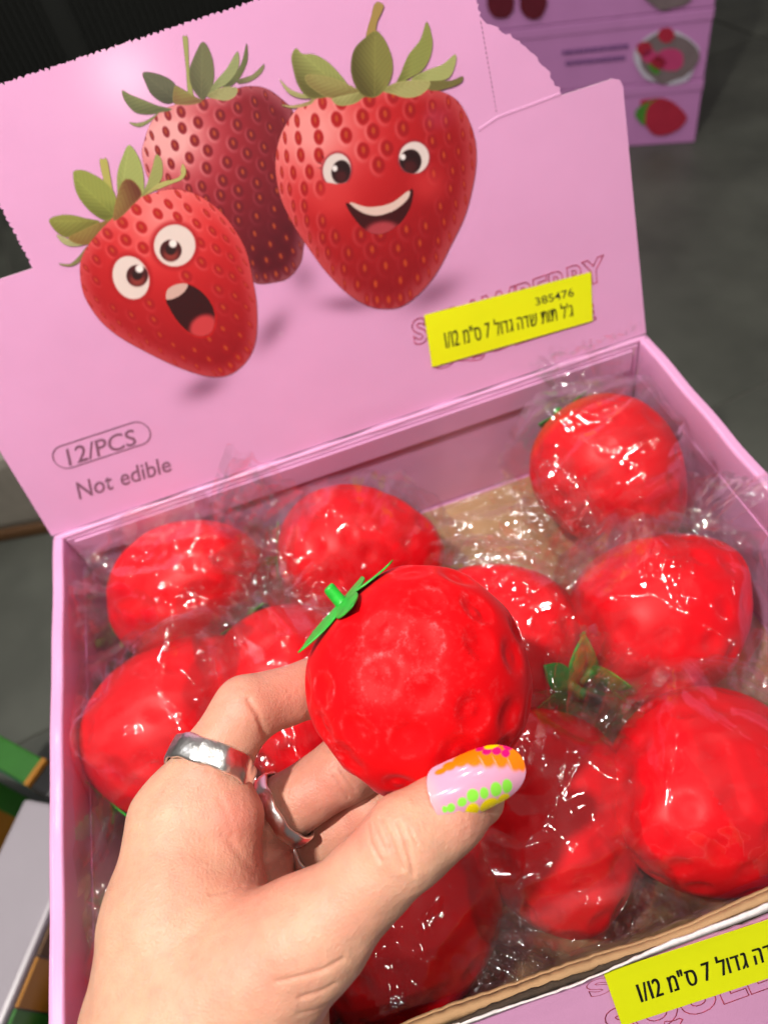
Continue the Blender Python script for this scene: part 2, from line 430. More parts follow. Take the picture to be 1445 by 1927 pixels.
# front wall: leans out at the bottom; kraft inner board with a torn, slightly overhanging rim
FT = math.radians(32)
F_DOWN = np.array([0, -math.sin(FT), -math.cos(FT)]); F_EX = np.array([1.0, 0, 0]); F_UP = -F_DOWN
F_N = np.cross(F_EX, F_UP)               # faces the camera
F_O = np.array([0.0, 0.0, -0.0005])
fw_len = (-0.0005 - FLOOR_Z + 0.0015) / math.cos(FT)
fw = child('front_wall', prism_mesh('front_wall', [(0.001, -fw_len), (W - 0.001, -fw_len), (W - 0.001, -0.0016), (0.001, -0.0016)], F_O, F_EX, F_UP, 0.0012), M['pink'], box)
def strip_wall(name, offs, thick, top, bot, mt, parent, jag, seed, over=0.0):
    """a board parallel to the front wall whose top edge is wavy"""
    rng = np.random.default_rng(seed); n = 150
    xs = np.linspace(0.003, W - 0.003, n); V = []
    e = 0.0007 * np.sin(xs * 45 + seed) + 0.0004 * np.sin(xs * 130 + 2 * seed) + jag * rng.normal(size=n)
    for i, x in enumerate(xs):
        t = top + e[i]; w = 0.0006 * math.sin(x * 60 + seed)
        o = F_O + F_EX * x
        for a, b in ((offs, bot), (offs + w + over, t), (offs + w + over - thick, t), (offs - thick, bot)):
            V.append(o + F_N * a + F_UP * b)
    me = mesh_np(name, V, grid_faces(n, 4), False)
    # close the loop along the bottom
    bm = bmesh.new(); bm.from_mesh(me)
    bmesh.ops.holes_fill(bm, edges=[q for q in bm.edges if q.is_boundary], sides=0)
    bmesh.ops.recalc_face_normals(bm, faces=bm.faces[:]); bm.to_mesh(me); bm.free()
    return child(name, me, mt, parent)
strip_wall('inner_board', -0.0016, 0.0010, 0.0004, -fw_len + 0.003, M['kraft'], fw, 0.00012, 3)
strip_wall('rim_fold', 0.0009, 0.0022, 0.0008, -0.0012, M['kraft'], fw, 0.00012, 3)
strip_wall('torn_rim', 0.0030, 0.0006, 0.0002, -0.0010, M['white_paper'], fw, 0.00018, 5)
strip_wall('gap_shade_strip', 0.0023, 0.0013, -0.0006, -0.0013, M['gap_shade'], fw, 0.00025, 8)  # dark strip drawn as the shaded gap between kraft fold and white paper

# lid, leaning back 20.5 degrees from the hinge
LT = math.radians(20.5)
L_O = np.array([0.0, D, 0.0]); L_EX = np.array([1.0, 0, 0]); L_EY = np.array([0, math.sin(LT), math.cos(LT)])
L_N = np.cross(L_EX, L_EY)
def lid_pt(x, v, h=0.0): return L_O + L_EX * x + L_EY * v + L_N * h
def lid_xy(u, v, h=0.0):
    p = on_plane(u, v, L_O + L_N * h, L_N); return p[0], (p - L_O) @ L_EY
rng = np.random.default_rng(4)
def perforated(p, q, pitch=0.0024, amp=0.00055):
    p = np.array(p); q = np.array(q); d = q - p; ln = np.linalg.norm(d); t = d / ln; nn = np.array([-t[1], t[0]])
    k = int(ln / pitch); out = []
    for i in range(k):
        for f, a in ((0.10, 0.0), (0.30, 0.75), (0.5, 1.0), (0.62, 0.35), (0.8, 0.0)):
            out.append(tuple(p + t * ((i + f + rng.normal() * 0.07) * pitch) + nn * amp * (a * rng.uniform(0.3, 1.4) + rng.normal() * 0.28)))
    return out
def torn(pts, step=0.0012, amp=0.0006):
    out = []
    for p, q in zip(pts[:-1], pts[1:]):
        p = np.array(p); q = np.array(q); n = max(2, int(np.linalg.norm(q - p) / step))
        for i in range(n): out.append(tuple(p + (q - p) * i / n + rng.normal(size=2) * amp))
    return out
LW = 0.1118
outline = [(0.0, 0.0), (W, 0.0), (W, LW - 0.004), (W - 0.0012, LW - 0.0012), (W - 0.004, LW)]
outline += [(0.2732, LW)] + torn([(0.2732, LW + 0.0012), (0.2700, 0.1205), (0.2640, 0.1300), (0.2572, 0.1369), (0.2510, 0.1418), (0.2466, 0.1452)], 0.0014, 0.0005)
outline += perforated((0.2456, 0.1470), (0.2445, 0.1725), amp=-0.0006)
outline += perforated((0.2440, 0.1738), (0.0480, 0.1722))
outline += perforated((0.0480, 0.1715), (0.0492, LW + 0.001), amp=0.0007)
outline += [(0.0492, LW), (0.004, LW), (0.0012, LW - 0.0012), (0.0, LW - 0.004)]
lid_me = prism_mesh('lid', outline, L_O + L_N * 0.0, L_EX, L_EY, 0.0011)
lid = child('lid', lid_me, M['pink'], box)
lid_me.materials.append(M['pink_edge']); lid_me.materials.append(M['kraft'])
for p in lid_me.polygons:
    if abs(p.normal.dot(Vector(L_N))) < 0.5: p.material_index = 1
    elif p.normal.dot(Vector(L_N)) < 0: p.material_index = 2
# rounded hinge bead where lid and back wall meet
n = 90; V = []
for i in range(n + 1):
    x = 0.0015 + (W - 0.003) * i / n
    for k in range(9):
        a = math.pi * k / 8
        r = 0.0013 + 0.00025 * math.sin(x * 200) + 0.0002 * math.sin(x * 77)
        V.append((x, D - 0.0014 + r * math.cos(a + 0.3) * 1.1, -0.0012 + r * math.sin(a + 0.3)))
child('hinge_crease', mesh_np('hinge_crease', V, grid_faces(n + 1, 9)), M['pink'], lid)
# perforation slits beside the torn corner and a faint crease across
bm = bmesh.new()
for i in range(19):
    v0 = 0.1135 + i * 0.00172
    q = [(0.24535, v0), (0.24565, v0), (0.24565, v0 + 0.0009), (0.24535, v0 + 0.0009)]
    bm.faces.new([bm.verts.new(lid_pt(a, b, 0.0002)) for a, b in q])
slits = child('perforation', bm_mesh('perforation', bm), M['mauve_ink'], lid)
cr = [(0.2371, 0.1095), (0.2456, 0.1118), (0.258, 0.1122), (0.2732, 0.1128)]
V = []
xs = np.linspace(0, 3, 60)
for x in xs:
    i = min(2, int(x)); f = x - i
    p = np.array(cr[i]) * (1 - f) + np.array(cr[i + 1]) * f
    for k, (dv, h) in enumerate(((-0.0011, 0.00003), (-0.0003, 0.00032), (0.0004, 0.00003))):
        V.append(lid_pt(p[0], p[1] + dv, h))
child('fold_crease', mesh_np('fold_crease', V, grid_faces(60, 3)), M['pink'], lid)

# ------------------------------------------------------------------ cartons that carry the tray
carton_me = None
def carton(label, loc, rz, size, group, cat='box'):
    w, d, h = size
    t = thing('carton', label, cat, loc, group)
    t.rotation_euler = (0, 0, rz)
    b = link('body', box_mesh('body', (-w, 0, 0), (0, d, h - 0.003), 0.0012, 2), M['lilac'], t)
    link('lid_edge', box_mesh('lid_edge', (-w - 0.0008, -0.0012, h - 0.013), (0.0008, d + 0.0008, h - 0.0004), 0.0010, 2), M['lilac'], t)
    return t
for k, nm in enumerate(('lowest', 'middle', 'topmost')):
    carton('lilac carton under the open display box, %s of three' % nm, (W, 0.002, GROUND_Z + 0.001 + k * 0.0757), 0, (W, D - 0.004, 0.0756), 'cartons under the display box')

# ------------------------------------------------------------------ flat print: pictures traced in the lid's plane
def catmull(pts, k=8):
    P = np.array(pts, float); n = len(P); out = []
    for i in range(n):
        a, b, c, d = P[i - 1], P[i], P[(i + 1) % n], P[(i + 2) % n]
        for t in np.arange(k) / k:
            out.append(0.5 * ((2 * b) + (-a + c) * t + (2 * a - 5 * b + 4 * c - d) * t * t + (-a + 3 * b - 3 * c + d) * t ** 3))
    return np.array(out)
def sdist(X, Y, poly):
    """signed distance (negative inside) of points to a polygon, only evaluated near its box"""
    lo = poly.min(0) - 12; hi = poly.max(0) + 12
    out = np.full(X.shape, 99.0)
    sel = (X > lo[0]) & (X < hi[0]) & (Y > lo[1]) & (Y < hi[1])
    x = X[sel]; y = Y[sel]
    d2 = np.full(x.shape, 1e9); ins = np.zeros(x.shape, bool)
    for (ax, ay), (bx, by) in zip(poly, np.roll(poly, -1, 0)):
        ex, ey = bx - ax, by - ay; L2 = ex * ex + ey * ey + 1e-9
        t = np.clip(((x - ax) * ex + (y - ay) * ey) / L2, 0, 1)
        d2 = np.minimum(d2, (x - ax - t * ex) ** 2 + (y - ay - t * ey) ** 2)
        if ay != by:
            c = ((ay > y) != (by > y)) & (x < ex * (y - ay) / (by - ay) + ax)
            ins ^= c
    d = np.sqrt(d2); out[sel] = np.where(ins, -d, d)
    return out
def sstep(a, b, x):
    t = np.clip((x - a) / (b - a), 0, 1); return t * t * (3 - 2 * t)
class Paint:
    def __init__(s, X, Y):
        s.X, s.Y = X, Y; s.c = np.zeros(X.shape + (3,)); s.a = np.zeros(X.shape)
    def over(s, col, m):
        m = np.clip(m, 0, 1); col = np.asarray(col, float)
        a2 = m + s.a * (1 - m)
        w = np.where(a2 > 1e-6, m / np.maximum(a2, 1e-6), 0)[..., None]
        s.c = s.c * (1 - w) + col * w; s.a = a2
    def poly(s, pts, col, soft=1.4, smooth=True):
        d = sdist(s.X, s.Y, catmull(pts) if smooth else np.array(pts, float))
        m = sstep(soft * 0.5, -soft * 0.5, d); s.over(col, m); return d
    def leaf(s, pts, dark, light, rib=True, tip=0):
        P = np.array(pts, float); d = sdist(s.X, s.Y, catmull(pts, 6)); m = sstep(0.9, -0.9, d)
        base = P[np.argmax(np.linalg.norm(P - P[tip], axis=1))]
        ax = base - P[tip]; L = np.linalg.norm(ax) + 1e-6; ax = ax / L
        t = ((s.X - P[tip][0]) * ax[0] + (s.Y - P[tip][1]) * ax[1]) / L
        q = (s.X - P[tip][0]) * -ax[1] + (s.Y - P[tip][1]) * ax[0]
        g = np.clip(0.5 + 0.5 * np.sin(t * 3.0 + 0.6) - q * 0.022, 0, 1)
        vein = 0.10 * np.sin((t * L * 0.55 + np.abs(q) * 0.7))
        g = np.clip(g + vein, 0, 1)[..., None]
        col = np.asarray(dark) * (1 - g) + np.asarray(light) * g
        edge = sstep(-3.5, -0.5, d)[..., None] * 0.45
        col = col * (1 - edge) + np.asarray(light) * 1.12 * edge
        if rib:
            r = np.exp(-(q / 1.0) ** 2)[..., None] * 0.35
            col = col * (1 - r) + np.asarray(light) * 1.2 * r
        s.over(np.clip(col, 0, 255), m)
    def ellipse(s, cx, cy, rx, ry, col, rot=0.0, soft=0.12, clip=None):
        a = math.radians(rot); dx = s.X - cx; dy = s.Y - cy
        x = (dx * math.cos(a) + dy * math.sin(a)) / rx; y = (-dx * math.sin(a) + dy * math.cos(a)) / ry
        r = np.sqrt(x * x + y * y); m = sstep(1 + soft, 1 - soft, r)
        if clip is not None: m = m * clip
        s.over(col, m); return r

def body(pt, outline, axis, light, cols, rows, percol, bare, hi, seed):
    """one printed strawberry: shaded flesh, pits with pale rims, seeds. light: px of the gloss centre"""
    X, Y = pt.X, pt.Y
    poly = catmull(outline); d = sdist(X, Y, poly)
    ax = unit(axis); sd = np.array([-ax[1], ax[0]])
    pa = poly @ ax; ps = poly @ sd
    t0, t1 = pa.min(), pa.max(); ts = np.linspace(t0, t1, 60); lo = []; hi_ = []
    for t in ts:
        c = []
        for i in range(len(poly)):
            a, b = pa[i - 1], pa[i]
            if (a - t) * (b - t) <= 0 and a != b: c.append(ps[i - 1] + (ps[i] - ps[i - 1]) * (t - a) / (b - a))
        lo.append(min(c) if c else np.nan); hi_.append(max(c) if c else np.nan)
    lo = np.array(lo); hi_ = np.array(hi_); ok = ~np.isnan(lo)
    lo = np.interp(ts, ts[ok], lo[ok]); hi_ = np.interp(ts, ts[ok], hi_[ok])
    T = X * ax[0] + Y * ax[1]; S = X * sd[0] + Y * sd[1]
    l = np.interp(T, ts, lo); h = np.interp(T, ts, hi_)
    xn = np.clip((S - (l + h) / 2) / np.maximum((h - l) / 2, 1), -1, 1); tn = (T - t0) / (t1 - t0)
    m = sstep(1.0, -1.0, d)
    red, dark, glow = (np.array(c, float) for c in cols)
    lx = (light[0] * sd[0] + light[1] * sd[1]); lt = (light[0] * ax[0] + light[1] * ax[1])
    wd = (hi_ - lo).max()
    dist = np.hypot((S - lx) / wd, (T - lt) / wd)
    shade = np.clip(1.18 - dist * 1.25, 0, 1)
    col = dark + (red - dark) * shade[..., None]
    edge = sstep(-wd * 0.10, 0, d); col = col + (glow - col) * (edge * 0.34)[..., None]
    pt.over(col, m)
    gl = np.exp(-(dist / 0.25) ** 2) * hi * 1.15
    pits = np.zeros(X.shape); seeds = np.zeros(X.shape); rims = np.zeros(X.shape)
    rg = np.random.default_rng(seed)
    for r in range(rows):
        tr = (r + 0.6) / (rows + 0.1)
        T_ = t0 + tr * (t1 - t0); a = np.interp(T_, ts, lo); b = np.interp(T_, ts, hi_)
        n = max(3, int(round(percol * ((b - a) / wd) ** 0.75)))
        for k in range(-n, n + 1):
            lam = (k + 0.5 * (r % 2)) * math.pi / (2 * n) * 0.94 + rg.normal() * 0.02
            if abs(lam) > 1.42: continue
            sn = math.sin(lam); cs = math.cos(lam)
            bow = 0.06 * (1 - cs) * (t1 - t0) * -0.6
            sx = (a + b) / 2 + sn * (b - a) / 2; tt = T_ + bow + rg.normal() * 1.0
            px = sd * sx + ax * tt
            if bare(px[0], px[1]): continue
            rad = wd * 0.030 * (0.75 + 0.35 * cs)
            dx = (S - sx) / (rad * max(0.35, cs)); dy = (T - tt) / (rad * 1.30)
            near = (np.abs(dx) < 3) & (np.abs(dy) < 3)
            rr = np.hypot(dx[near], dy[near])
            pits[near] = np.maximum(pits[near], sstep(1.12, 0.72, rr))
            rims[near] = np.maximum(rims[near], np.exp(-((rr - 1.22) / 0.25) ** 2) * np.clip(0.35 + 0.5 * dx[near] + 0.15 * dy[near], 0, 1))
            seeds[near] = np.maximum(seeds[near], sstep(0.62, 0.22, np.hypot(dx[near] * 1.5, dy[near] + 0.1)))
    inside = m
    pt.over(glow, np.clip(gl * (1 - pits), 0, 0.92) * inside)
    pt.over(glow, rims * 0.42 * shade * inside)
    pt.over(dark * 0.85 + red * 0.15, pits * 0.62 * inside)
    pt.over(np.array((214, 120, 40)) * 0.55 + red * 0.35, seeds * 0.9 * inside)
    return d, m

def picture(name, bbox, draw, h, step=1.15):
    """dense sheet on the lid, coloured point by point by draw()"""
    cs = [lid_xy(u, v) for u, v in ((bbox[0], bbox[1]), (bbox[2], bbox[1]), (bbox[2], bbox[3]), (bbox[0], bbox[3]))]
    xs = [c[0] for c in cs]; vs = [c[1] for c in cs]
    cell = step * 0.37 / FPX
    nu = int((max(xs) - min(xs)) / cell) + 1; nv = int((max(vs) - min(vs)) / cell) + 1
    gx, gv = np.meshgrid(np.linspace(min(xs), max(xs), nu), np.linspace(min(vs), max(vs), nv), indexing='ij')
    P = L_O + gx[..., None] * L_EX + gv[..., None] * L_EY + L_N * h
    u, v, _ = to_pixel(P.reshape(-1, 3))
    pt = Paint(u, v); draw(pt)
    F = grid_faces(nu, nv)
    F = F[(pt.a[F].max(1) > 0.004)]
    used = np.unique(F); idx = np.full(nu * nv, -1); idx[used] = np.arange(len(used))
    me = mesh_np(name, P.reshape(-1, 3)[used], idx[F], False)
    at_ = me.color_attributes.new('Col', 'FLOAT_COLOR', 'POINT')
    rgba = np.concatenate([lin(np.clip(pt.c[used], 0, 255)) * INK, pt.a[used][:, None]], 1).astype(np.float32)
    at_.data.foreach_set('color', rgba.ravel())
    return child(name, me, M['print'], lid)
INK = 0.92
GD, GL = (92, 98, 46), (150, 160, 84)

def c2(p): return (500 + p[0] / 2.89, p[1] / 2.89)
def c7(p): return (90 + p[0] / 3.524, 260 + p[1] / 3.524)
def c8(p): return (220 + p[0] / 3.853, 60 + p[1] / 3.853)
def LV(f, *pts): return [f(p) for p in pts]

def draw_shadows(pt):
    sh = (120, 62, 92)
    for cx, cy, rx, ry, rot, a in ((815, 552, 70, 30, -28, .55), (655, 572, 60, 20, 0, .5), (512, 622, 55, 26, -52, .5), (385, 728, 52, 26, -25, .55), (570, 520, 34, 40, -20, .35)):
        r = math.radians(rot); dx = pt.X - cx; dy = pt.Y - cy
        x = (dx * math.cos(r) + dy * math.sin(r)) / rx; y = (-dx * math.sin(r) + dy * math.cos(r)) / ry
        pt.over(sh, np.exp(-(x * x + y * y) * 1.6) * a * 0.75)
picture('printed_shadow', (300, 430, 920, 770), draw_shadows, 0.00010, 4.0)

def draw_back(pt):
    ol = [(268, 294), (273, 262), (285, 231), (306, 208), (337, 195), (376, 187), (422, 182), (448, 166), (469, 162), (500, 166), (531, 187), (553, 215), (566, 300), (575, 420), (571, 468), (565, 496), (544, 522), (518, 531), (480, 532), (455, 500), (400, 440), (330, 390), (285, 345)]
    body(pt, ol, (0.33, 0.94), (318, 262), ((186, 30, 44), (88, 10, 26), (244, 178, 176)), 13, 5.4, lambda x, y: False, 0.95, 3)
    K = lambda *p: LV(c8, *p)
    D_, L_ = (74, 76, 50), (128, 132, 84)
    pt.leaf(K((90, 655), (150, 660), (220, 640), (300, 590), (250, 645), (180, 685), (130, 682)), GD, (150, 150, 100), False)
    pt.leaf(K((40, 425), (60, 500), (130, 580), (220, 598), (320, 585), (400, 560), (300, 535), (200, 495), (100, 455)), D_, L_, False)
    pt.poly(K((478, 45), (495, 32), (515, 45), (525, 250), (545, 400), (560, 480), (520, 470), (500, 250)), (158, 158, 92))
    pt.leaf(K((190, 295), (210, 370), (250, 450), (320, 505), (380, 520), (425, 490), (432, 400), (380, 340), (280, 300)), (70, 70, 52), (98, 98, 74))
    pt.leaf(K((420, 395), (470, 410), (560, 465), (620, 500), (560, 525), (480, 530), (410, 510)), (120, 70, 52), (140, 132, 72), False)
    pt.leaf(K((940, 85), (948, 200), (905, 310), (840, 385), (770, 400), (845, 320), (905, 220)), (66, 62, 48), (104, 108, 66), False)
    pt.leaf(K((1065, 235), (1052, 292), (980, 352), (890, 376), (878, 348), (980, 312)), (86, 80, 56), (132, 130, 88), False)
    pt.leaf(K((870, 145), (888, 200), (872, 280), (800, 372), (700, 430), (655, 455), (715, 360), (800, 260)), (104, 110, 66), (150, 156, 104), False)
    pt.leaf(K((872, 408), (862, 462), (800, 498), (720, 488), (655, 465), (720, 420), (800, 398)), (120, 116, 70), (164, 160, 108), False)
    pt.leaf(K((622, 72), (560, 180), (525, 290), (545, 400), (612, 488), (650, 470), (697, 380), (705, 270), (680, 150)), (82, 80, 56), (112, 112, 76))
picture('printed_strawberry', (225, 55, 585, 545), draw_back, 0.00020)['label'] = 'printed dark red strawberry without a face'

def draw_left(pt):
    K = lambda *p: LV(c7, *p)
    ol = K((215, 850), (225, 980), (260, 1080), (340, 1200), (450, 1300), (600, 1390), (800, 1490), (950, 1550), (1080, 1582), (1200, 1570), (1300, 1500), (1362, 1400), (1387, 1280), (1385, 1100), (1362, 950), (1320, 760), (1250, 620), (1150, 490), (1020, 390), (900, 345), (800, 340), (700, 365), (600, 400), (500, 470), (400, 560), (300, 670), (240, 760))
    e1, e2, mo = c7((843, 712)), c7((550, 925)), c7((950, 1140))
    def bare(x, y):
        return math.hypot(x - e1[0], y - e1[1]) < 47 or math.hypot(x - e2[0], y - e2[1]) < 47 or math.hypot((x - mo[0]) / 1.0, (y - mo[1]) / 1.1) < 58 or math.hypot(x - 300, y - 505) < 34
    for lf, d_, l_, rb in ((K((75, 830), (150, 832), (210, 780), (262, 715), (235, 795), (170, 845), (110, 848)), (110, 88, 52), (140, 140, 90), False),
                           (K((60, 640), (130, 665), (235, 705), (160, 718), (100, 695)), (140, 140, 90), (176, 172, 120), False),
                           (K((10, 550), (60, 515), (150, 508), (250, 530), (345, 552), (270, 595), (150, 655), (70, 630)), (98, 88, 34), (142, 142, 66), True),
                           (K((140, 660), (230, 610), (340, 560), (445, 538), (390, 595), (290, 695), (200, 702)), (112, 70, 34), (146, 122, 62), False)):
        pt.leaf(lf, d_, l_, rb)
    pt.poly(K((345, 150), (370, 138), (396, 148), (430, 330), (450, 410), (400, 330), (372, 280)), (178, 170, 88))
    pt.leaf(K((540, 45), (490, 140), (462, 240), (462, 340), (480, 430), (570, 430), (632, 370), (636, 250), (605, 130)), (118, 128, 60), (162, 170, 96))
    pt.leaf(K((170, 250), (180, 216), (235, 212), (305, 240), (385, 292), (442, 360), (455, 440), (445, 515), (385, 545), (300, 500), (225, 420), (185, 340)), (98, 100, 38), (146, 152, 70))
    pt.leaf(K((720, 110), (757, 150), (762, 240), (742, 292), (680, 355), (620, 392), (660, 300), (692, 205)), (116, 114, 60), (158, 160, 92), False)
    pt.leaf(K((898, 170), (917, 222), (892, 272), (820, 303), (700, 352), (630, 390), (740, 298), (840, 272), (882, 245), (884, 205)), (150, 120, 70), (182, 176, 104), False)
    body(pt, ol, (0.62, 0.78), (300, 405), ((226, 30, 32), (150, 14, 26), (248, 150, 146)), 12, 5.2, bare, 0.72, 8)
    pt.leaf(K((435, 540), (455, 400), (490, 300), (530, 270), (582, 295), (625, 372), (560, 450), (490, 520)), (104, 48, 30), (142, 112, 60), False)
    for (cx, cy, rx, ry, rot, ix, iy) in ((843, 712, 138, 140, 10, 817, 745), (553, 925, 118, 148, -22, 595, 912)):
        c = c7((cx, cy)); i = c7((ix, iy)); k = 3.524
        pt.ellipse(*c, rx / k * 1.16, ry / k * 1.14, (176, 18, 26), rot, 0.16)
        pt.ellipse(*c, rx / k, ry / k, (232, 214, 206), rot, 0.05)
        cl = np.clip(1.2 - np.hypot((pt.X - c[0]) / (rx / k), (pt.Y - c[1]) / (ry / k)), 0, 1) * 8
        cl = np.clip(cl, 0, 1)
        pt.ellipse(i[0], i[1], 72 / k, 72 / k, (70, 16, 20), 0, 0.06, cl)
        pt.ellipse(i[0], i[1] + 7, 46 / k, 42 / k, (146, 52, 46), 0, 0.5, cl)
        pt.ellipse(i[0], i[1] - 2, 36 / k, 36 / k, (40, 10, 12), 0, 0.25, cl)
        h = c7((ix + 14, iy - 46)); pt.ellipse(*h, 27 / k, 27 / k, (250, 240, 235), 0, 0.3)
    mp = K((790, 1062), (868, 985), (930, 968), (1020, 1018), (1090, 1108), (1110, 1200), (1084, 1288), (1012, 1314), (930, 1282), (860, 1212), (806, 1125))
    pt.poly(catmull([(np.array(p) - np.array(c7((950, 1140)))) * 1.07 + np.array(c7((950, 1140))) for p in mp], 2).tolist(), (196, 22, 26), 3.0, True)
    d = pt.poly(mp, (52, 4, 10)); cl = sstep(0.6, -1.0, d)
    t = c7((1035, 1255)); pt.ellipse(*t, 98 / 3.524, 80 / 3.524, (206, 62, 66), -30, 0.25, cl)
    pt.poly(K((784, 1052), (798, 1002), (858, 968), (928, 968), (912, 1012), (862, 1052), (800, 1072)), (216, 176, 164))
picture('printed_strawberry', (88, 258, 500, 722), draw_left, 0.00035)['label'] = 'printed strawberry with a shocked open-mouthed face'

def draw_right(pt):
    K = lambda *p: LV(c2, *p)
    ol = [(569, 197), (538, 235), (522, 277), (519, 322), (529, 374), (552, 422), (576, 460), (614, 512), (656, 554), (694, 576), (725, 581), (756, 576), (791, 550), (822, 512), (849, 460), (874, 408), (889, 353), (896, 304), (893, 260), (877, 215), (853, 183), (811, 168), (742, 165), (673, 170), (621, 180)]
    el, er = c2((385, 920)), c2((808, 860))
    def bare(x, y):
        return math.hypot(x - el[0], y - el[1]) < 36 or math.hypot(x - er[0], y - er[1]) < 36 or math.hypot((x - 712) / 105, (y - 378) / 60) < 1
    body(pt, ol, (0.12, 0.99), (585, 245), ((218, 26, 30), (136, 14, 24), (246, 160, 156)), 13, 5.6, bare, 0.85, 5)
    for cx, cy, rx, ry, a in ((372, 1085, 105, 85, .55), (880, 1000, 85, 85, .5), (930, 640, 70, 60, .30)):
        c = c2((cx, cy)); pt.ellipse(*c, rx / 2.89, ry / 2.89, (222, 62, 62) if a > .4 else (190, 84, 120), 0, 0.8, clip=np.full(pt.X.shape, a))
    k = 2.89
    for (cx, cy, rx, ry, rot, ix, iy, irx, iry, hx, hy) in ((387, 925, 76, 92, 8, 410, 935, 52, 64, 376, 916), (806, 858, 82, 88, 12, 786, 880, 60, 68, 746, 854)):
        c = c2((cx, cy)); i = c2((ix, iy)); h = c2((hx, hy))
        lid_y = c2((0, iy + 66))[1] + 0.16 * np.abs(pt.X - c[0]) * np.sign(-1)
        cl = sstep(lid_y + 1.5, lid_y - 1.5, pt.Y)
        pt.ellipse(*c, rx / k * 1.10, ry / k * 1.10, (150, 30, 44), rot, 0.12, cl)
        pt.ellipse(*c, rx / k, ry / k, (226, 210, 204), rot, 0.06, cl)
        ic = cl * np.clip((1.06 - np.hypot((pt.X - c[0]) / (rx / k), (pt.Y - c[1]) / (ry / k))) * 10, 0, 1)
        pt.ellipse(*i, irx / k, iry / k, (38, 12, 16), rot, 0.08, ic)
        pt.ellipse(i[0], i[1] + 9, irx / k * .6, iry / k * .5, (70, 20, 24), rot, 0.5, ic)
        pt.ellipse(*h, 15 / k, 17 / k, (240, 232, 230), 0, 0.3)
    for a, b in (((318, 862), (300, 838)), ((305, 890), (276, 880)), ((303, 915), (284, 912))):
        p, q = np.array(c2(a)), np.array(c2(b)); nn = unit([-(q - p)[1], (q - p)[0]]) * 1.2
        pt.poly([p + nn, q, p - nn], (60, 12, 20), 1.0, False)
    mp = K((435, 1105), (480, 1118), (560, 1132), (680, 1112), (760, 1060), (790, 1028), (803, 1050), (784, 1132), (732, 1212), (652, 1266), (592, 1272), (530, 1242), (470, 1172))
    d = pt.poly(mp, (62, 8, 14)); cl = sstep(0.6, -1.0, d)
    t = c2((632, 1262)); pt.ellipse(*t, 95 / k, 58 / k, (176, 62, 70), -8, 0.3, cl)
    pt.poly(K((462, 1100), (560, 1126), (680, 1105), (776, 1038), (772, 1082), (702, 1142), (612, 1172), (540, 1162), (480, 1128)), (226, 196, 184))
    for lf, d_, l_, rb in ((K((75, 430), (130, 482), (200, 510), (280, 520), (250, 534), (180, 532), (120, 502)), (146, 138, 84), (176, 172, 116), False),
                           (K((85, 570), (150, 572), (230, 552), (275, 518), (252, 562), (200, 582), (140, 588)), (130, 108, 70), (176, 160, 106), False),
                           (K((1070, 415), (1058, 452), (980, 482), (900, 492), (795, 445), (900, 428), (1000, 438)), (74, 64, 36), (116, 108, 60), False),
                           (K((1030, 295), (1027, 360), (990, 425), (900, 440), (790, 435), (860, 388), (960, 350)), (126, 130, 66), (168, 172, 106), False),
                           (K((165, 262), (140, 310), (155, 400), (180, 470), (230, 530), (300, 534), (435, 505), (445, 460), (392, 390), (330, 330), (260, 295), (200, 292)), (98, 92, 46), (152, 156, 88), True),
                           (K((875, 118), (906, 220), (892, 312), (850, 382), (780, 425), (708, 462), (735, 395), (775, 300), (840, 215)), (92, 90, 40), (142, 146, 76), False)):
        pt.leaf(lf, d_, l_, rb)
    pt.poly(K((545, 200), (575, 80), (588, 28), (612, 10), (642, 28), (632, 62), (606, 120), (590, 200)), (164, 136, 74))
    pt.leaf(K((220, 408), (300, 408), (400, 436), (500, 486), (545, 522), (480, 548), (420, 542), (330, 528), (268, 492), (222, 450)), (108, 84, 44), (154, 146, 86), False)
    pt.leaf(K((365, 535), (430, 518), (540, 498), (505, 552), (440, 574), (390, 572), (364, 548)), (118, 112, 58), (168, 164, 104), False)
    pt.leaf(K((887, 440), (882, 482), (830, 522), (760, 532), (690, 512), (632, 492), (700, 452), (780, 438)), (128, 120, 64), (170, 166, 106), False)
    pt.leaf(K((595, 168), (545, 200), (480, 270), (462, 370), (480, 452), (522, 515), (592, 530), (652, 482), (687, 400), (687, 320), (660, 240), (625, 185)), (86, 78, 38), (132, 128, 66))
picture('printed_strawberry', (512, 0, 905, 592), draw_right, 0.00050)['label'] = 'printed strawberry with a smiling face'

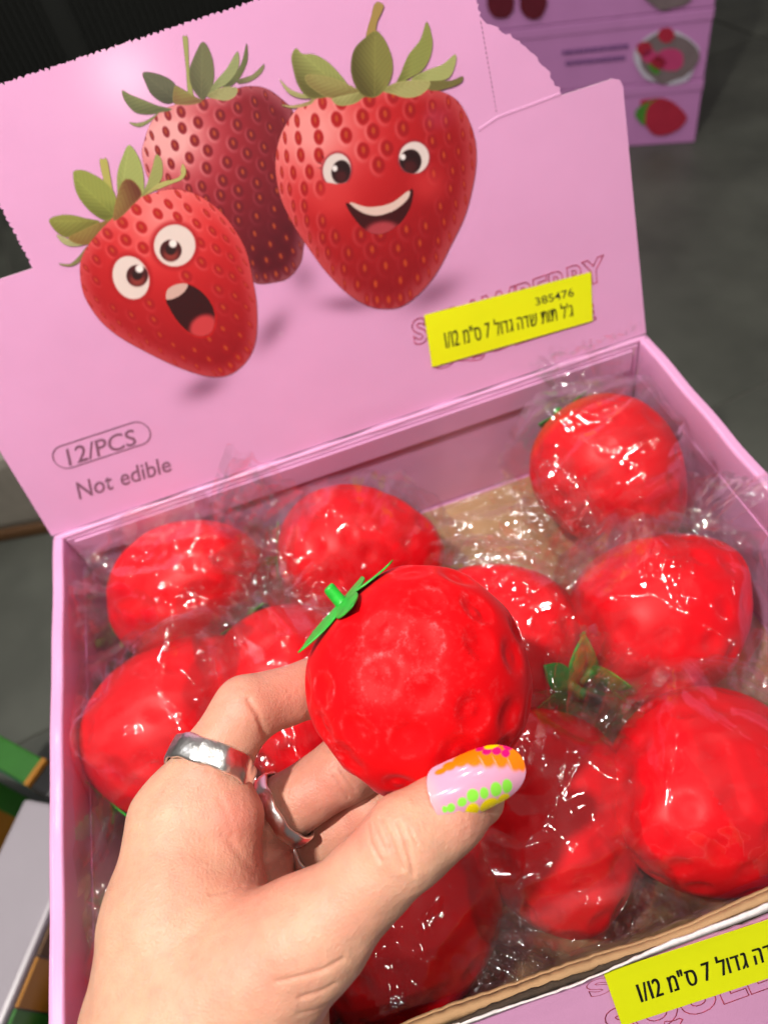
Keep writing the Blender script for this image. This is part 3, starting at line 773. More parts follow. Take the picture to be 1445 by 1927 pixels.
# ------------------------------------------------------------------ lettering
def text_mesh(name, body_, outline=None, bold=0.0, spacing=1.0):
    cu = bpy.data.curves.new(name, 'FONT'); cu.body = body_; cu.size = 1.0; cu.space_character = spacing
    cu.resolution_u = 4; cu.space_word = 1.25
    if outline:
        cu.fill_mode = 'NONE'; cu.bevel_depth = outline; cu.bevel_resolution = 0; cu.offset = bold
    else:
        cu.offset = bold
    o = bpy.data.objects.new(name, cu); COL.objects.link(o)
    dg = bpy.context.evaluated_depsgraph_get(); dg.update()
    me = bpy.data.meshes.new_from_object(o.evaluated_get(dg))
    bpy.data.objects.remove(o); bpy.data.curves.remove(cu)
    me.name = name; me.materials.clear()
    return me
def glyph_run(name, body_, bold):
    """one mesh per character, set side by side with even gaps (right-to-left words given in visual order)"""
    V, F, x, base = [], [], 0.0, 0
    for ch in body_:
        if ch == ' ': x += 0.30; continue
        if ch == '\u05d3':       # dalet: bar and leg
            co = np.array([(0, .50, 0), (.46, .50, 0), (.46, .58, 0), (0, .58, 0), (.29, 0, 0), (.38, 0, 0), (.38, .50, 0), (.29, .50, 0)]); fs = [(0, 1, 2, 3), (4, 5, 6, 7)]
        else:
            g_ = text_mesh('glyph', ch)
            co = np.array([v.co[:] for v in g_.vertices]); fs = [tuple(p.vertices) for p in g_.polygons]
            bpy.data.meshes.remove(g_)
        w0, w1 = co[:, 0].min(), co[:, 0].max()
        for k, sh in enumerate(np.linspace(0, bold, 3) if bold else (0.0,)):
            V += [(c[0] - w0 + x + sh, c[1], 0.0) for c in co]
            F += [tuple(i + base for i in f) for f in fs]; base += len(co)
        x += w1 - w0 + bold + 0.085
    me = bpy.data.meshes.new(name); me.from_pydata(V, [], F); me.update()
    return me
def place_text(name, body_, quad, o, ex, ey, h, mt, parent, outline=None, bold=0.0, spacing=1.0, glyphs=False):
    """fit the text into a quad of plane coordinates: bottom-left, bottom-right, top-right, top-left"""
    me = glyph_run(name, body_, bold) if glyphs else text_mesh(name, body_, outline, bold, spacing)
    n = len(me.vertices); co = np.zeros(n * 3, np.float32); me.vertices.foreach_get('co', co); co = co.reshape(-1, 3)
    lo, hi = co.min(0), co.max(0)
    s = (co[:, 0] - lo[0]) / (hi[0] - lo[0]); t = (co[:, 1] - lo[1]) / (hi[1] - lo[1])
    q = [np.array(p, float) for p in quad]
    uv = ((1 - s) * (1 - t))[:, None] * q[0] + (s * (1 - t))[:, None] * q[1] + (s * t)[:, None] * q[2] + ((1 - s) * t)[:, None] * q[3]
    nn = np.cross(ex, ey)
    P = np.asarray(o) + uv[:, :1] * np.asarray(ex) + uv[:, 1:] * np.asarray(ey) + nn * h
    if outline: P = P + nn * ((co[:, 2:] - lo[2]) * 0.0)
    me.vertices.foreach_set('co', P.astype(np.float32).ravel()); me.update()
    return child(name, me, mt, parent)
HEB = '1/12 \u05de"\u05e1 7 \u05dc\u05d5\u05d3\u05d2 \u05d4\u05d3\u05e9 \u05ea\u05d5\u05ea \u05dc\'\u05d2'
def lq(*px): return [lid_xy(*p) for p in px]
def lid_text(name, body_, px, mt, h=0.0002, parent=None, **k):
    return place_text(name, body_, lq(*px), L_O, L_EX, L_EY, h, mt, parent or lid, **k)
lid_text('printed_text', '12/PCS', ((131, 877), (258, 836), (252, 806), (124, 845)), M['mauve_ink'], bold=0.006)
lid_text('printed_text', 'Not edible', ((150, 940), (324, 886), (318, 857), (143, 908)), M['mauve_ink'], bold=0.008)
lid_text('printed_text', 'STRAWBERRY', ((780, 652), (1140, 527), (1136, 478), (772, 603)), M['pale_red_ink'], outline=0.018, bold=0.03, spacing=1.05)
lid_text('printed_text', 'SQUEEZE', ((822, 703), (1122, 607), (1116, 570), (815, 663)), M['pale_red_ink'], outline=0.018, bold=0.03, spacing=1.05)
# capsule-shaped frame around 12/PCS
cap = [lid_xy(*p) for p in ((128, 882), (262, 838), (256, 793), (122, 837))]
def capsule(bl, br, tr, tl, wd, n=14):
    bl, br, tr, tl = (np.array(p) for p in (bl, br, tr, tl)); a = (bl + tl) / 2; b = (br + tr) / 2; r = np.linalg.norm(tl - bl) / 2
    t = unit(b - a); nn = np.array([-t[1], t[0]]); ring = []
    for i in range(n + 1):
        x = -math.pi / 2 + math.pi * i / n; ring.append((b, t * math.cos(x) + nn * math.sin(x)))
    for i in range(n + 1):
        x = math.pi / 2 + math.pi * i / n; ring.append((a, t * math.cos(x) + nn * math.sin(x)))
    V = []
    for c, d in ring:
        for q in (r, r - wd): p = c + d * q; V.append(lid_pt(p[0], p[1], 0.0002))
    return V, grid_faces(len(ring), 2, True)
V, F = capsule(*cap, 0.00055)
child('printed_frame', mesh_np('printed_frame', V, F, False), M['mauve_ink'], lid)
# yellow price sticker on the lid
sq = lq((812, 690), (1113, 603), (1110, 511), (797, 592))
st = child('sticker', prism_mesh('sticker', sq, L_O + L_N * 0.0009, L_EX, L_EY, 0.00012), M['yellow'], lid)
st['label'] = 'fluorescent yellow price sticker on the lid'
def sub_text(body_, px, **k): return lid_text('sticker_text', body_, px, M['ink'], h=0.00105, parent=st, **k)
sub_text(HEB, ((838, 655), (1077, 594), (1074, 566), (833, 622)), bold=0.032, glyphs=True)
sub_text('385476', ((1007, 574), (1078, 556), (1076, 541), (1004, 560)), bold=0.002)

# front panel: sticker, lettering
def fr_xy(u, v, h=0.0):
    p = on_plane(u, v, F_O + F_N * h, F_N); return p[0], (p - F_O) @ F_UP
def fq(*px): return [fr_xy(*p) for p in px]
place_text('printed_text', 'SQUEEZE', fq((1160, 1975), (1580, 1822), (1548, 1752), (1130, 1905)), F_O, F_EX, F_UP, 0.0002, M['red_ink'], fw, outline=0.010, bold=0.05, spacing=1.1)
place_text('printed_text', 'STRAWBERRY', fq((1112, 1878), (1640, 1688), (1628, 1660), (1098, 1850)), F_O, F_EX, F_UP, 0.0002, M['red_ink'], fw, outline=0.010, bold=0.05, spacing=1.05)
a, b = fr_xy(1168, 1927), fr_xy(1133, 1827); e = fr_xy(1445, 1836)
ex2 = unit(np.array(e) - np.array(a)); ey2 = np.array([-ex2[1], ex2[0]])
hgt = np.linalg.norm(np.array(b) - np.array(a)); wid = 0.080
ey2 = unit(np.array(b) - np.array(a))
q = [np.array(a), np.array(a) + ex2 * wid, np.array(a) + ex2 * wid + ey2 * hgt, np.array(a) + ey2 * hgt]
fst = child('sticker', prism_mesh('sticker', q, F_O + F_N * 0.0007, F_EX, F_UP, 0.00012), M['yellow'], fw)
fst['label'] = 'fluorescent yellow price sticker on the front wall'
def sq_in(x0, x1, y0, y1): return [np.array(a) + ex2 * x + ey2 * y for x, y in ((x0, y0), (x1, y0), (x1, y1), (x0, y1))]
place_text('sticker_text', HEB, sq_in(0.0075, 0.0705, hgt * 0.31, hgt * 0.68), F_O, F_EX, F_UP, 0.0009, M['ink'], fst, bold=0.060, glyphs=True)
place_text('sticker_text', '385476', sq_in(0.050, 0.070, hgt * 0.76, hgt * 0.92), F_O, F_EX, F_UP, 0.0009, M['ink'], fst, bold=0.002)

# ------------------------------------------------------------------ squeeze strawberries
def fib_sphere(n):
    i = np.arange(n) + 0.5
    z = 1 - 2 * i / n; r = np.sqrt(1 - z * z); a = math.pi * (1 + 5 ** 0.5) * i
    return np.stack([r * np.cos(a), r * np.sin(a), z], 1)
def sphere_grid(nu, nv):
    """closed UV sphere directions, +z towards the calyx; returns verts, quads (poles are tiny rings)"""
    u = np.linspace(0, 2 * np.pi, nu, endpoint=False); t = np.linspace(0.004, np.pi - 0.004, nv)
    U, T = np.meshgrid(u, t, indexing='ij')
    N = np.stack([np.sin(T) * np.cos(U), np.sin(T) * np.sin(U), np.cos(T)], -1).reshape(-1, 3)
    return N, grid_faces(nu, nv, True)[:, ::-1]
def strawberry_shape(N, RX, LZ, taper):
    z = N[:, 2]
    a = RX * (1 + taper * z - 0.5 * taper * z * z)
    P = np.stack([N[:, 0] * a, N[:, 1] * a, z * LZ], 1)
    P[:, 2] -= 0.10 * LZ * np.exp(-((1 - z) / 0.10) ** 1.0)     # dip under the calyx
    return P
def strawberry_body(RX, LZ, taper, ndim, drad, ddep, seed, res=(220, 150), bump=0.0):
    N, F = sphere_grid(*res)
    P = strawberry_shape(N, RX, LZ, taper)
    rg = np.random.default_rng(seed)
    S = fib_sphere(ndim); S = S + rg.normal(size=S.shape) * 0.045; S /= np.linalg.norm(S, axis=1)[:, None]
    C = strawberry_shape(S, RX, LZ, taper)
    disp = np.zeros(len(P)); dust = np.zeros(len(P))
    sx = rg.uniform(0.85, 1.12, ndim)
    for c, s in zip(C, sx):
        dk = rg.uniform(0.80, 1.10); bk = rg.uniform(0.35, 1.0); sh = rg.normal(size=3) * 0.0012; el = rg.uniform(0.84, 1.0, 3)
        if c[2] > LZ * 0.80: continue
        r = np.linalg.norm((P - c) * el, axis=1) / (drad * s)
        k = r < 2.2
        q = r[k]
        disp[k] -= dk * ddep * np.exp(-(q / 0.80) ** 3)
        if bump: disp[k] += bk * bump * np.exp(-((np.linalg.norm((P[k] - c - sh), axis=1) / (drad * s)) / 0.40) ** 2)
        dust[k] += 0.9 * bk * np.exp(-((q - 0.95) / 0.10) ** 2) + 0.8 * bk * np.exp(-((np.linalg.norm((P[k] - c - sh), axis=1) / (drad * s)) / 0.30) ** 2)
    disp += 0.00010 * smooth_noise(P, 50, seed)
    rim = 0.35 + 0.65 * np.clip(smooth_noise(P, 35, seed + 1) + 0.2, 0, 1)
    out = P + N * disp[:, None]
    return out, F, np.clip(dust * rim, 0, 1)
def body_mesh(name, out, F, dust, mt):
    me = mesh_np(name, out, F)
    bm = bmesh.new(); bm.from_mesh(me)
    bmesh.ops.holes_fill(bm, edges=[e for e in bm.edges if e.is_boundary], sides=0)
    bm.to_mesh(me); bm.free(); me.shade_smooth()
    at_ = me.color_attributes.new('Col', 'FLOAT_COLOR', 'POINT')
    at_.data.foreach_set('color', np.repeat(dust[:, None], 4, 1).astype(np.float32).ravel())
    me.materials.append(mt)
    return me
def calyx_mesh(name, R, z0, drop, nleaf=5, seed=0, lift=0.0, thick=0.0009):
    """star of pointed leaves that arch over the shoulder"""
    rg = np.random.default_rng(seed)
    nu, nr = 120, 14; V = []
    for side in (0, 1):
        for i in range(nu):
            a = 2 * math.pi * i / nu
            ph = ((a * nleaf / (2 * math.pi)) % 1.0) * 2 - 1
            rad = R * (0.36 + 0.64 * (1 - abs(ph) ** 0.85) ** 0.95)
            for j in range(nr):
                f = j / (nr - 1); r = rad * f
                h = z0 - drop * (r / R) ** 2 + lift * (r / R) ** 3 + 0.0006 * math.sin(3 * a + seed) * f
                th = thick * (1 - 0.55 * f) * (0.5 if side else -0.5)
                V.append((r * math.cos(a), r * math.sin(a), h + th))
    F1 = grid_faces(nu, nr, True); n = nu * nr
    F2 = F1 + n
    rim = [(i * nr + nr - 1, ((i + 1) % nu) * nr + nr - 1, n + ((i + 1) % nu) * nr + nr - 1, n + i * nr + nr - 1) for i in range(nu)]
    return mesh_np(name, V, np.concatenate([F1, F2[:, ::-1], np.array(rim)]))
def stem_mesh(name, z0, r, h, bend=0.0):
    V = []; nu = 20; prof = [(1.35, 0), (1.05, 0.12), (1.0, 0.4), (0.98, 0.85), (0.90, 0.95), (0.70, 1.0), (0.02, 1.0)]
    for i in range(nu):
        a = 2 * math.pi * i / nu
        for q, f in prof: V.append((r * q * math.cos(a) + bend * f * f, r * q * math.sin(a), z0 + h * f))
    return mesh_np(name, V, grid_faces(nu, len(prof), True))

# the one in the hand
HELD_C = (790, 1283, 0.205)
axis_cam = unit((-0.70, -0.715, -0.05))
axis_w = axis_cam @ R_CAM
RX, LZ = 0.0309, 0.0320
held_root = thing('squeeze_strawberry', 'unwrapped red squeeze strawberry held between thumb and fingers', 'toy', tuple(at(*HELD_C)))
zq = Vector(axis_w).to_track_quat('Z', 'Y')
held_root.rotation_mode = 'QUATERNION'; held_root.rotation_quaternion = zq
P_, F_, dst_ = strawberry_body(RX, LZ, 0.05, 78, 0.0049, 0.00150, 11, (380, 250), 0.0009)
# squeezed by the grip: longer towards the palm, narrower at the lower end
Rl = np.array(zq.to_matrix()); Pc = (P_ @ Rl.T) @ R_CAM.T
yy = np.clip(Pc[:, 1] / 0.031, -1, 1)
Pc[:, 0] = Pc[:, 0] * (1 - 0.17 * np.clip(yy, 0, 1) ** 2 + 0.015 * np.clip(-yy, 0, 1)) - 0.0016 * np.clip(yy, 0, 1) ** 2
Pc[:, 1] *= 1.035
P_ = (Pc @ R_CAM) @ Rl
link('body', body_mesh('body', P_, F_, dst_, M['rubber']), None, held_root)
cal = link('calyx', calyx_mesh('calyx', 0.0185, LZ * 0.965, 0.0042, 5, 2, 0.0034), M['green'], held_root)
dl = np.array(zq.to_matrix()).T @ (np.array([0.715, -0.70, -0.12]) @ R_CAM)
cal.rotation_euler = (0, 0, math.atan2(dl[1], dl[0]) - math.pi / 5)
link('stem', stem_mesh('stem', LZ * 0.945, 0.0018, 0.0066, 0.0008), M['green'], cal)

# the wrapped ones, in a 4 x 3 tray with one place empty
BZ = FLOOR_Z + 0.0335
variants = []
for k in range(3):
    P_, F_, dst_ = strawberry_body(0.0318, 0.0385, 0.19, 66, 0.0042, 0.0011, 20 + k, (170, 120), 0.0003)
    variants.append(body_mesh('body', P_, F_, dst_ * 0.5, M['rubber_wrapped']))
cal_me = calyx_mesh('calyx', 0.0215, 0.0362, 0.0062, 5, 1, 0.0025); cal_me.materials.append(M['green'])
stem_me = stem_mesh('stem', 0.0360, 0.0022, 0.0070); stem_me.materials.append(M['green'])

def film_mesh(name, axis, seed, tails, loose=1.0):
    """crumpled bag: taut facets around the body plus gathered, pleated ends. Local coordinates, z up"""
    rg = np.random.default_rng(seed)
    N, F = sphere_grid(150, 100)
    ax = unit(axis)
    def rb(n):
        t = n @ ax
        return 1.0 / np.sqrt((1 - t * t) / 0.0335 ** 2 + t * t / 0.0405 ** 2)
    r0 = rb(N)
    pl = fib_sphere(40) + rg.normal(size=(40, 3)) * 0.26; pl /= np.linalg.norm(pl, axis=1)[:, None]
    rh = np.full(len(N), 9.0)
    for p in pl:
        c = N @ p; h = rb(p[None])[0] * (rg.uniform(0.99, 1.05) if rg.uniform() < 0.55 else rg.uniform(1.05, 1.22))
        rh = np.minimum(rh, np.where(c > 0.15, h / np.maximum(c, 0.15), 9))
    r = np.clip(rh, r0 * 1.012, r0 * (1.24 + 0.05 * loose))
    Q = N * r[:, None]
    sa = unit(rg.normal(size=3)); Qa = Q - 0.72 * (Q @ sa)[:, None] * sa
    cr = tri_noise(Qa, 60, seed + 1, 4); cr2 = tri_noise(Qa, 190, seed + 2, 3)
    wrk = np.clip(smooth_noise(Q, 22, seed + 3) * 0.9 + 0.35, 0, 1)
    r = r + 0.0042 * loose * np.clip(cr - 0.42, 0, 1) * 2 + 0.0019 * wrk * cr2
    Q = N * r[:, None]
    Q[:, 2] = np.maximum(Q[:, 2], FLOOR_Z + 0.0008 - BZ)
    Vs = [Q]; Fs = [F]; off = len(Q)
    # second layer of film over part of the body: overlap with its own creased edge
    for q_ in range(2):
        p = unit(rg.normal(size=3) + np.array([0, -0.2, 0.9])); cut = rg.uniform(0.05, 0.45)
        r2 = r * 1.01 + 0.0006 + 0.0030 * np.clip(tri_noise(N * 0.03, 60, seed + 40 + q_, 5) - 0.45, 0, 1)
        r2 = r2 + 0.0022 * np.exp(-np.clip((N @ p) - cut, 0, 9) / 0.05)
        fk = F[((N @ p)[F].min(1) > cut + 0.06 * (tri_noise(N * 0.03, 120, seed + 50 + q_, 3)[F[:, 0]] - 0.5))]
        Q2 = N * r2[:, None]; Q2[:, 2] = np.maximum(Q2[:, 2], FLOOR_Z + 0.0010 - BZ)
        us = np.unique(fk); ix = np.full(len(N), -1); ix[us] = np.arange(len(us))
        Vs.append(Q2[us]); Fs.append(ix[fk] + off); off += len(us)
    for (d, up, L, w, bend, start) in tails:
        d = unit(d); up = np.array(up, float); up = unit(up - d * (up @ d)); sd = np.cross(d, up)
        for layer in (0, 1):
            ns, nq = 44, 54
            s, q = np.meshgrid(np.linspace(0, 1, ns), np.linspace(-1, 1, nq), indexing='ij'); s = s.ravel(); q = q.ravel()
            wd = w * 1.15 * (0.42 + 0.58 * s ** 0.65) * (1 - 0.12 * layer)
            ang = bend * s
            along = np.where(abs(bend) > 1e-3, np.sin(ang) / (bend if abs(bend) > 1e-3 else 1), s) * L
            rise = np.where(abs(bend) > 1e-3, (1 - np.cos(ang)) / (bend if abs(bend) > 1e-3 else 1), 0) * L
            P0 = d * (rb(d[None])[0] * start)
            B = P0 + along[:, None] * d + rise[:, None] * up + (q * wd)[:, None] * sd
            k1 = rg.uniform(1.6, 3.0); ph = rg.uniform(0, 1)
            pleat = np.abs(((q * k1 * (1 - 0.25 * s) + ph + 0.5 * layer) % 1.0) * 2 - 1) - 0.5
            amp = 0.0032 * (1 - 0.45 * s) + 0.0008
            cru = tri_noise(np.stack([s * L, q * wd, np.full_like(s, layer * 0.3)], 1), 48, seed + 7 + layer, 5) - 0.5
            fine = tri_noise(np.stack([s * L, q * wd, np.full_like(s, layer * 0.7)], 1), 260, seed + 17 + layer, 4) - 0.5
            drape = -0.10 * w * q * q * s
            hgt = pleat * amp + cru * 0.0110 * (0.35 + 0.65 * s) + fine * 0.0007 + drape + (layer - 0.5) * 0.0026 * (0.3 + s)
            nrm = up[None] * np.cos(ang)[:, None] - d[None] * np.sin(ang)[:, None]
            ragged = (tri_noise(np.stack([q * 3, s * 0, s * 0], 1), 2.2, seed + 29 + layer, 4) - 0.5) * 0.16 * s
            V = B + nrm * hgt[:, None] + d[None] * (ragged * L)[:, None]
            V[:, 2] = np.maximum(V[:, 2], FLOOR_Z + 0.0008 - BZ)
            Vs.append(V); Fs.append(grid_faces(ns, nq) + off); off += len(V)
    V = np.concatenate(Vs)
    return mesh_np(name, V, np.concatenate(Fs)), V

UPV = (0, 0, 1)
def img_dir(du, dv, dz=0.0):
    """floor-plane direction that shows as (du, dv) in the picture at mid tray, plus a lift"""
    p = on_plane(723, 1200, (0, 0, -0.03), np.array([0, 0, 1.0])); q = on_plane(723 + du, 1200 + dv, (0, 0, -0.03), np.array([0, 0, 1.0]))
    d = unit(q - p); return unit(np.array([d[0], d[1], dz]))
def plane_pt(u, v, z): return on_plane(u, v, (0, 0, z), np.array([0, 0, 1.0]))
GROUP = 'wrapped squeeze strawberries in the tray'
# px of centre, axis towards the calyx, tails, label
SPECS = [
    ('BL', (352, 1072), img_dir(-90, 20, -0.6), [(img_dir(130, -60, .75), (0, -1, .3), .038, .024, 0.4, .88), (img_dir(-100, 20, .3), UPV, .022, .030, 0.9, .9)],
     'wrapped strawberry in the back left corner, film end sticking up at the back wall'),
    ('BM', (672, 1035), img_dir(-120, 10, 0.05), [(img_dir(120, -10, .25), UPV, .044, .026, -0.5, .88), (img_dir(-100, 0, .5), UPV, .020, .026, 1.2, .92)],
     'wrapped strawberry at the back wall beside the bare patch of tray bottom'),
    ('BR', (1150, 885), img_dir(-60, -110, 0.15), [(img_dir(-10, -100, .8), (-1, -1, .3), .026, .026, 0.7, .90), (img_dir(30, 110, .35), UPV, .026, .030, -0.6, .95)],
     'wrapped strawberry in the back right corner, leaf end turned to the back wall'),
    ('ML', (292, 1365), img_dir(-90, 110, -0.15), [(img_dir(110, -80, .35), UPV, .046, .030, -0.4, .92), (img_dir(-70, 70, .30), UPV, .024, .032, 0.7, .92)],
     'wrapped strawberry against the left wall, green leaves pointing to the front'),
    ('MI', (545, 1300), img_dir(-60, -100, 0.2), [(img_dir(-40, -100, .6), (0, -1, .3), .030, .022, 0.3, .92), (img_dir(-50, 90, .5), UPV, .026, .024, 0.4, .95)],
     'wrapped strawberry behind the index finger, mostly hidden by the hand'),
    ('MC', (930, 1195), img_dir(95, 75, 0.15), [(img_dir(100, -50, .55), (0, -1, .5), .036, .026, 0.4, .90), (img_dir(90, 90, .2), UPV, .030, .030, 0.8, .98)],
     'wrapped strawberry behind the held one, green stem and leaf under its film'),
    ('MR', (1248, 1145), img_dir(-110, 75, -0.12), [(img_dir(-110, -50, .55), (0, -1, .5), .040, .028, -0.2, .92), (img_dir(60, -110, .5), (-1, 0, .3), .026, .030, -0.5, .92), (img_dir(30, 110, .1), UPV, .020, .032, 0.6, .95)],
     'wrapped strawberry against the right wall, big green leaf at its lower edge'),
    ('FR', (1325, 1485), img_dir(80, -60, -0.7), [(img_dir(-120, 90, .15), UPV, .044, .026, -0.5, .90), (img_dir(90, -80, .5), (-1, 0, .4), .026, .030, -0.5, .95)],
     'large wrapped strawberry in the front right corner above the yellow sticker'),
    ('FC', (1030, 1535), img_dir(-25, -110, -0.25), [(img_dir(70, -110, .5), (0, -1, .4), .034, .026, 0.5, .92), (img_dir(110, 100, .1), UPV, .036, .024, -0.4, .92), (img_dir(-90, 100, -.1), UPV, .040, .034, 0.1, .95)],
     'wrapped strawberry under the painted thumbnail, blunt tip pointing to the front wall'),
    ('FI', (772, 1795), img_dir(40, -100, 0.35), [(img_dir(110, 40, .2), UPV, .034, .028, -0.4, .92), (img_dir(-20, 110, .25), UPV, .022, .030, 0.6, .95)],
     'wrapped strawberry at the front wall beneath the thumb'),
    ('FL', None, np.array([-.5, .5, .2]), [(np.array([-1, .1, .5]), UPV, .022, .030, -0.4, .92)],
     'wrapped strawberry in the front left corner, hidden under the wrist'),
]
for k, (code, px, ax, tails, label) in enumerate(SPECS):
    z = BZ + {'FR': .003, 'ML': .004, 'BL': .009, 'BM': .004, 'BR': .010, 'MR': .004}.get(code, 0.0)
    c = plane_pt(px[0], px[1], z + 0.004) if px else np.array([0.050, 0.043, z])
    c = np.array([min(max(c[0], 0.0395), W - 0.0395), min(max(c[1], 0.037), D - 0.0365), z])
    root = thing('wrapped_strawberry', label, 'toy', tuple(c), GROUP)
    sc_ = {'ML': 1.10, 'BL': 1.07, 'FR': 1.08}.get(code, 1.05)
    q = Vector(unit(ax)).to_track_quat('Z', 'Y')
    bme = variants[k % 3]
    if code == 'BR': bme = bme.copy(); bme.materials.clear(); bme.materials.append(M['rubber_orange'])
    b = link('body', bme, None, root); b.rotation_mode = 'QUATERNION'; b.rotation_quaternion = q
    cl = link('calyx', cal_me, None, root); cl.rotation_mode = 'QUATERNION'; cl.rotation_quaternion = q
    s = link('stem', stem_me, None, cl)
    b.scale = (sc_,) * 3; cl.scale = (sc_,) * 3
    me, V = film_mesh('wrapper', ax, 100 + k * 13, tails)
    V = V * sc_
    # keep film and leaves inside the tray
    V = V + c
    V[:, 0] = np.where(V[:, 2] < 0.004, np.clip(V[:, 0], WT + 0.0018, W - WT - 0.0018), V[:, 0])
    V[:, 1] = np.where(V[:, 2] < 0.004, np.clip(V[:, 1], 0.0060, D - 0.0058), V[:, 1])
    me.vertices.foreach_set('co', (V - c).astype(np.float32).ravel()); me.update()
    link('wrapper', me, M['film'], root)

# ------------------------------------------------------------------ the hand: one continuous surface from a distance field
import openvdb
def rcone(P, a, ra, b, rb):
    ba = b - a; l2 = ba @ ba; pa = P - a
    t = np.clip((pa @ ba) / l2, 0, 1).astype(np.float32)
    d = pa - t[..., None] * ba.astype(np.float32)
    return np.sqrt((d * d).sum(-1)) - (ra + (rb - ra) * t)
def smin(a, b, k):
    h = np.clip(0.5 + 0.5 * (b - a) / k, 0, 1)
    return b + (a - b) * h - k * h * (1 - h)
VOX = 0.00085
lo = np.array([-0.108, 0.022, 0.150]); hi = np.array([0.040, 0.186, 0.284])
dim = np.ceil((hi - lo) / VOX).astype(int)
gx = [lo[i] + VOX * np.arange(dim[i]) for i in range(3)]
G = np.stack(np.meshgrid(*gx, indexing='ij'), -1).astype(np.float32)
def chain(pts, k=0.003):
    out = None
    for p, q in zip(pts[:-1], pts[1:]):
        d = rcone(G, camspace(*p[:3]), p[3], camspace(*q[:3]), q[3])
        out = d if out is None else smin(out, d, k)
    return out
INDEX = [(352, 1548, .207, .0150), (400, 1434, .209, .0098), (462, 1336, .2135, .0093), (592, 1292, .2265, .0085), (715, 1262, .2415, .0074)]
MIDDLE = [(430, 1596, .232, .0140), (518, 1534, .2275, .0101), (650, 1446, .2275, .0097), (778, 1392, .2400, .0087), (850, 1312, .2480, .0076)]
RING = [(470, 1655, .248, .0140), (572, 1594, .2380, .0094), (700, 1522, .2345, .0091), (828, 1455, .2420, .0083), (896, 1400, .2500, .0074)]
LITTLE = [(505, 1705, .262, .0125), (600, 1672, .254, .0084), (700, 1628, .2500, .0080), (800, 1560, .2500, .0072), (860, 1500, .2520, .0064)]
THUMB = [(430, 1866, .1850, .0205), (612, 1740, .1765, .0112), (768, 1580, .1745, .0100), (838, 1533, .1780, .0090), (893, 1504, .1835, .0072)]
f_i, f_m, f_r, f_l = chain(INDEX), chain(MIDDLE), chain(RING), chain(LITTLE)
f_t = chain(THUMB, 0.004)
palm = chain([(365, 2260, .200, .0340), (386, 1935, .191, .0300), (350, 1730, .197, .0205), (352, 1548, .207, .0148)], 0.008)
for a, b in ((((425, 1900, .215, .0240), (430, 1604, .231, .0150))), (((455, 1900, .232, .0220), (470, 1655, .247, .0145))), (((480, 1900, .246, .0200), (505, 1705, .261, .0130)))):
    palm = smin(palm, rcone(G, camspace(*a[:3]), a[3], camspace(*b[:3]), b[3]), 0.010)
pads = rcone(G, camspace(424, 1545, .2035), .0108, camspace(405, 1650, .203), .0122)
pads = smin(pads, rcone(G, camspace(492, 1618, .2260), .0100, camspace(475, 1700, .2240), .0120), 0.0012)
thenar = rcone(G, camspace(420, 1890, .183), .0205, camspace(560, 1778, .1775), .0130)
H = smin(palm, pads, 0.0045)
H = smin(H, f_i, 0.0060)
rest = smin(f_m, smin(f_r, f_l, 0.0012), 0.0012)
H = smin(H, rest, 0.0024)
TH = smin(f_t, thenar, 0.008)
H = smin(H, TH, 0.0042)
g = openvdb.FloatGrid(); g.background = 0.02
g.copyFromArray(np.clip(H, -0.004, 0.004).astype(np.float32))
pts, quads = g.convertToQuads(0.0)
pts = np.asarray(pts, float) * VOX + lo
quads = np.asarray(quads)
# Taubin-like smoothing to take off voxel stepping
def smooth(V, F, it):
    E = np.concatenate([F[:, [0, 1]], F[:, [1, 2]], F[:, [2, 3]], F[:, [3, 0]]])
    E = np.concatenate([E, E[:, ::-1]]); deg = np.bincount(E[:, 0], minlength=len(V))[:, None]
    for lam in it:
        A = np.stack([np.bincount(E[:, 0], weights=V[E[:, 1], c], minlength=len(V)) for c in range(3)], 1) / np.maximum(deg, 1)
        V = V + lam * (A - V)
    return V
pts = smooth(pts, quads, [0.5, -0.48] * 4)
def subdivide(V, F):
    E = np.sort(np.concatenate([F[:, [0, 1]], F[:, [1, 2]], F[:, [2, 3]], F[:, [3, 0]]]), 1)
    ue, inv = np.unique(E, axis=0, return_inverse=True); inv = inv.reshape(4, -1)
    n, ne = len(V), len(ue)
    V2 = np.concatenate([V, (V[ue[:, 0]] + V[ue[:, 1]]) / 2, V[F].mean(1)])
    e = inv + n; c = n + ne + np.arange(len(F))
    F2 = np.concatenate([np.stack([F[:, i], e[i], c, e[i - 1]], 1) for i in range(4)])
    return V2, F2
pts, quads = subdivide(pts, quads)
pts = smooth(pts, quads, [0.5, 0.5, -0.4])
def vnormals(V, F):
    n = np.cross(V[F[:, 2]] - V[F[:, 0]], V[F[:, 3]] - V[F[:, 1]])
    out = np.zeros_like(V)
    for k in range(4):
        for c in range(3): out[:, c] += np.bincount(F[:, k], weights=n[:, c], minlength=len(V))
    return out / (np.linalg.norm(out, axis=1)[:, None] + 1e-12)
nr = vnormals(pts, quads)
cen = pts - 0.001 * nr
if np.mean(np.einsum('ij,ij->i', nr, pts - pts.mean(0))) < 0: nr = -nr; quads = quads[:, ::-1]
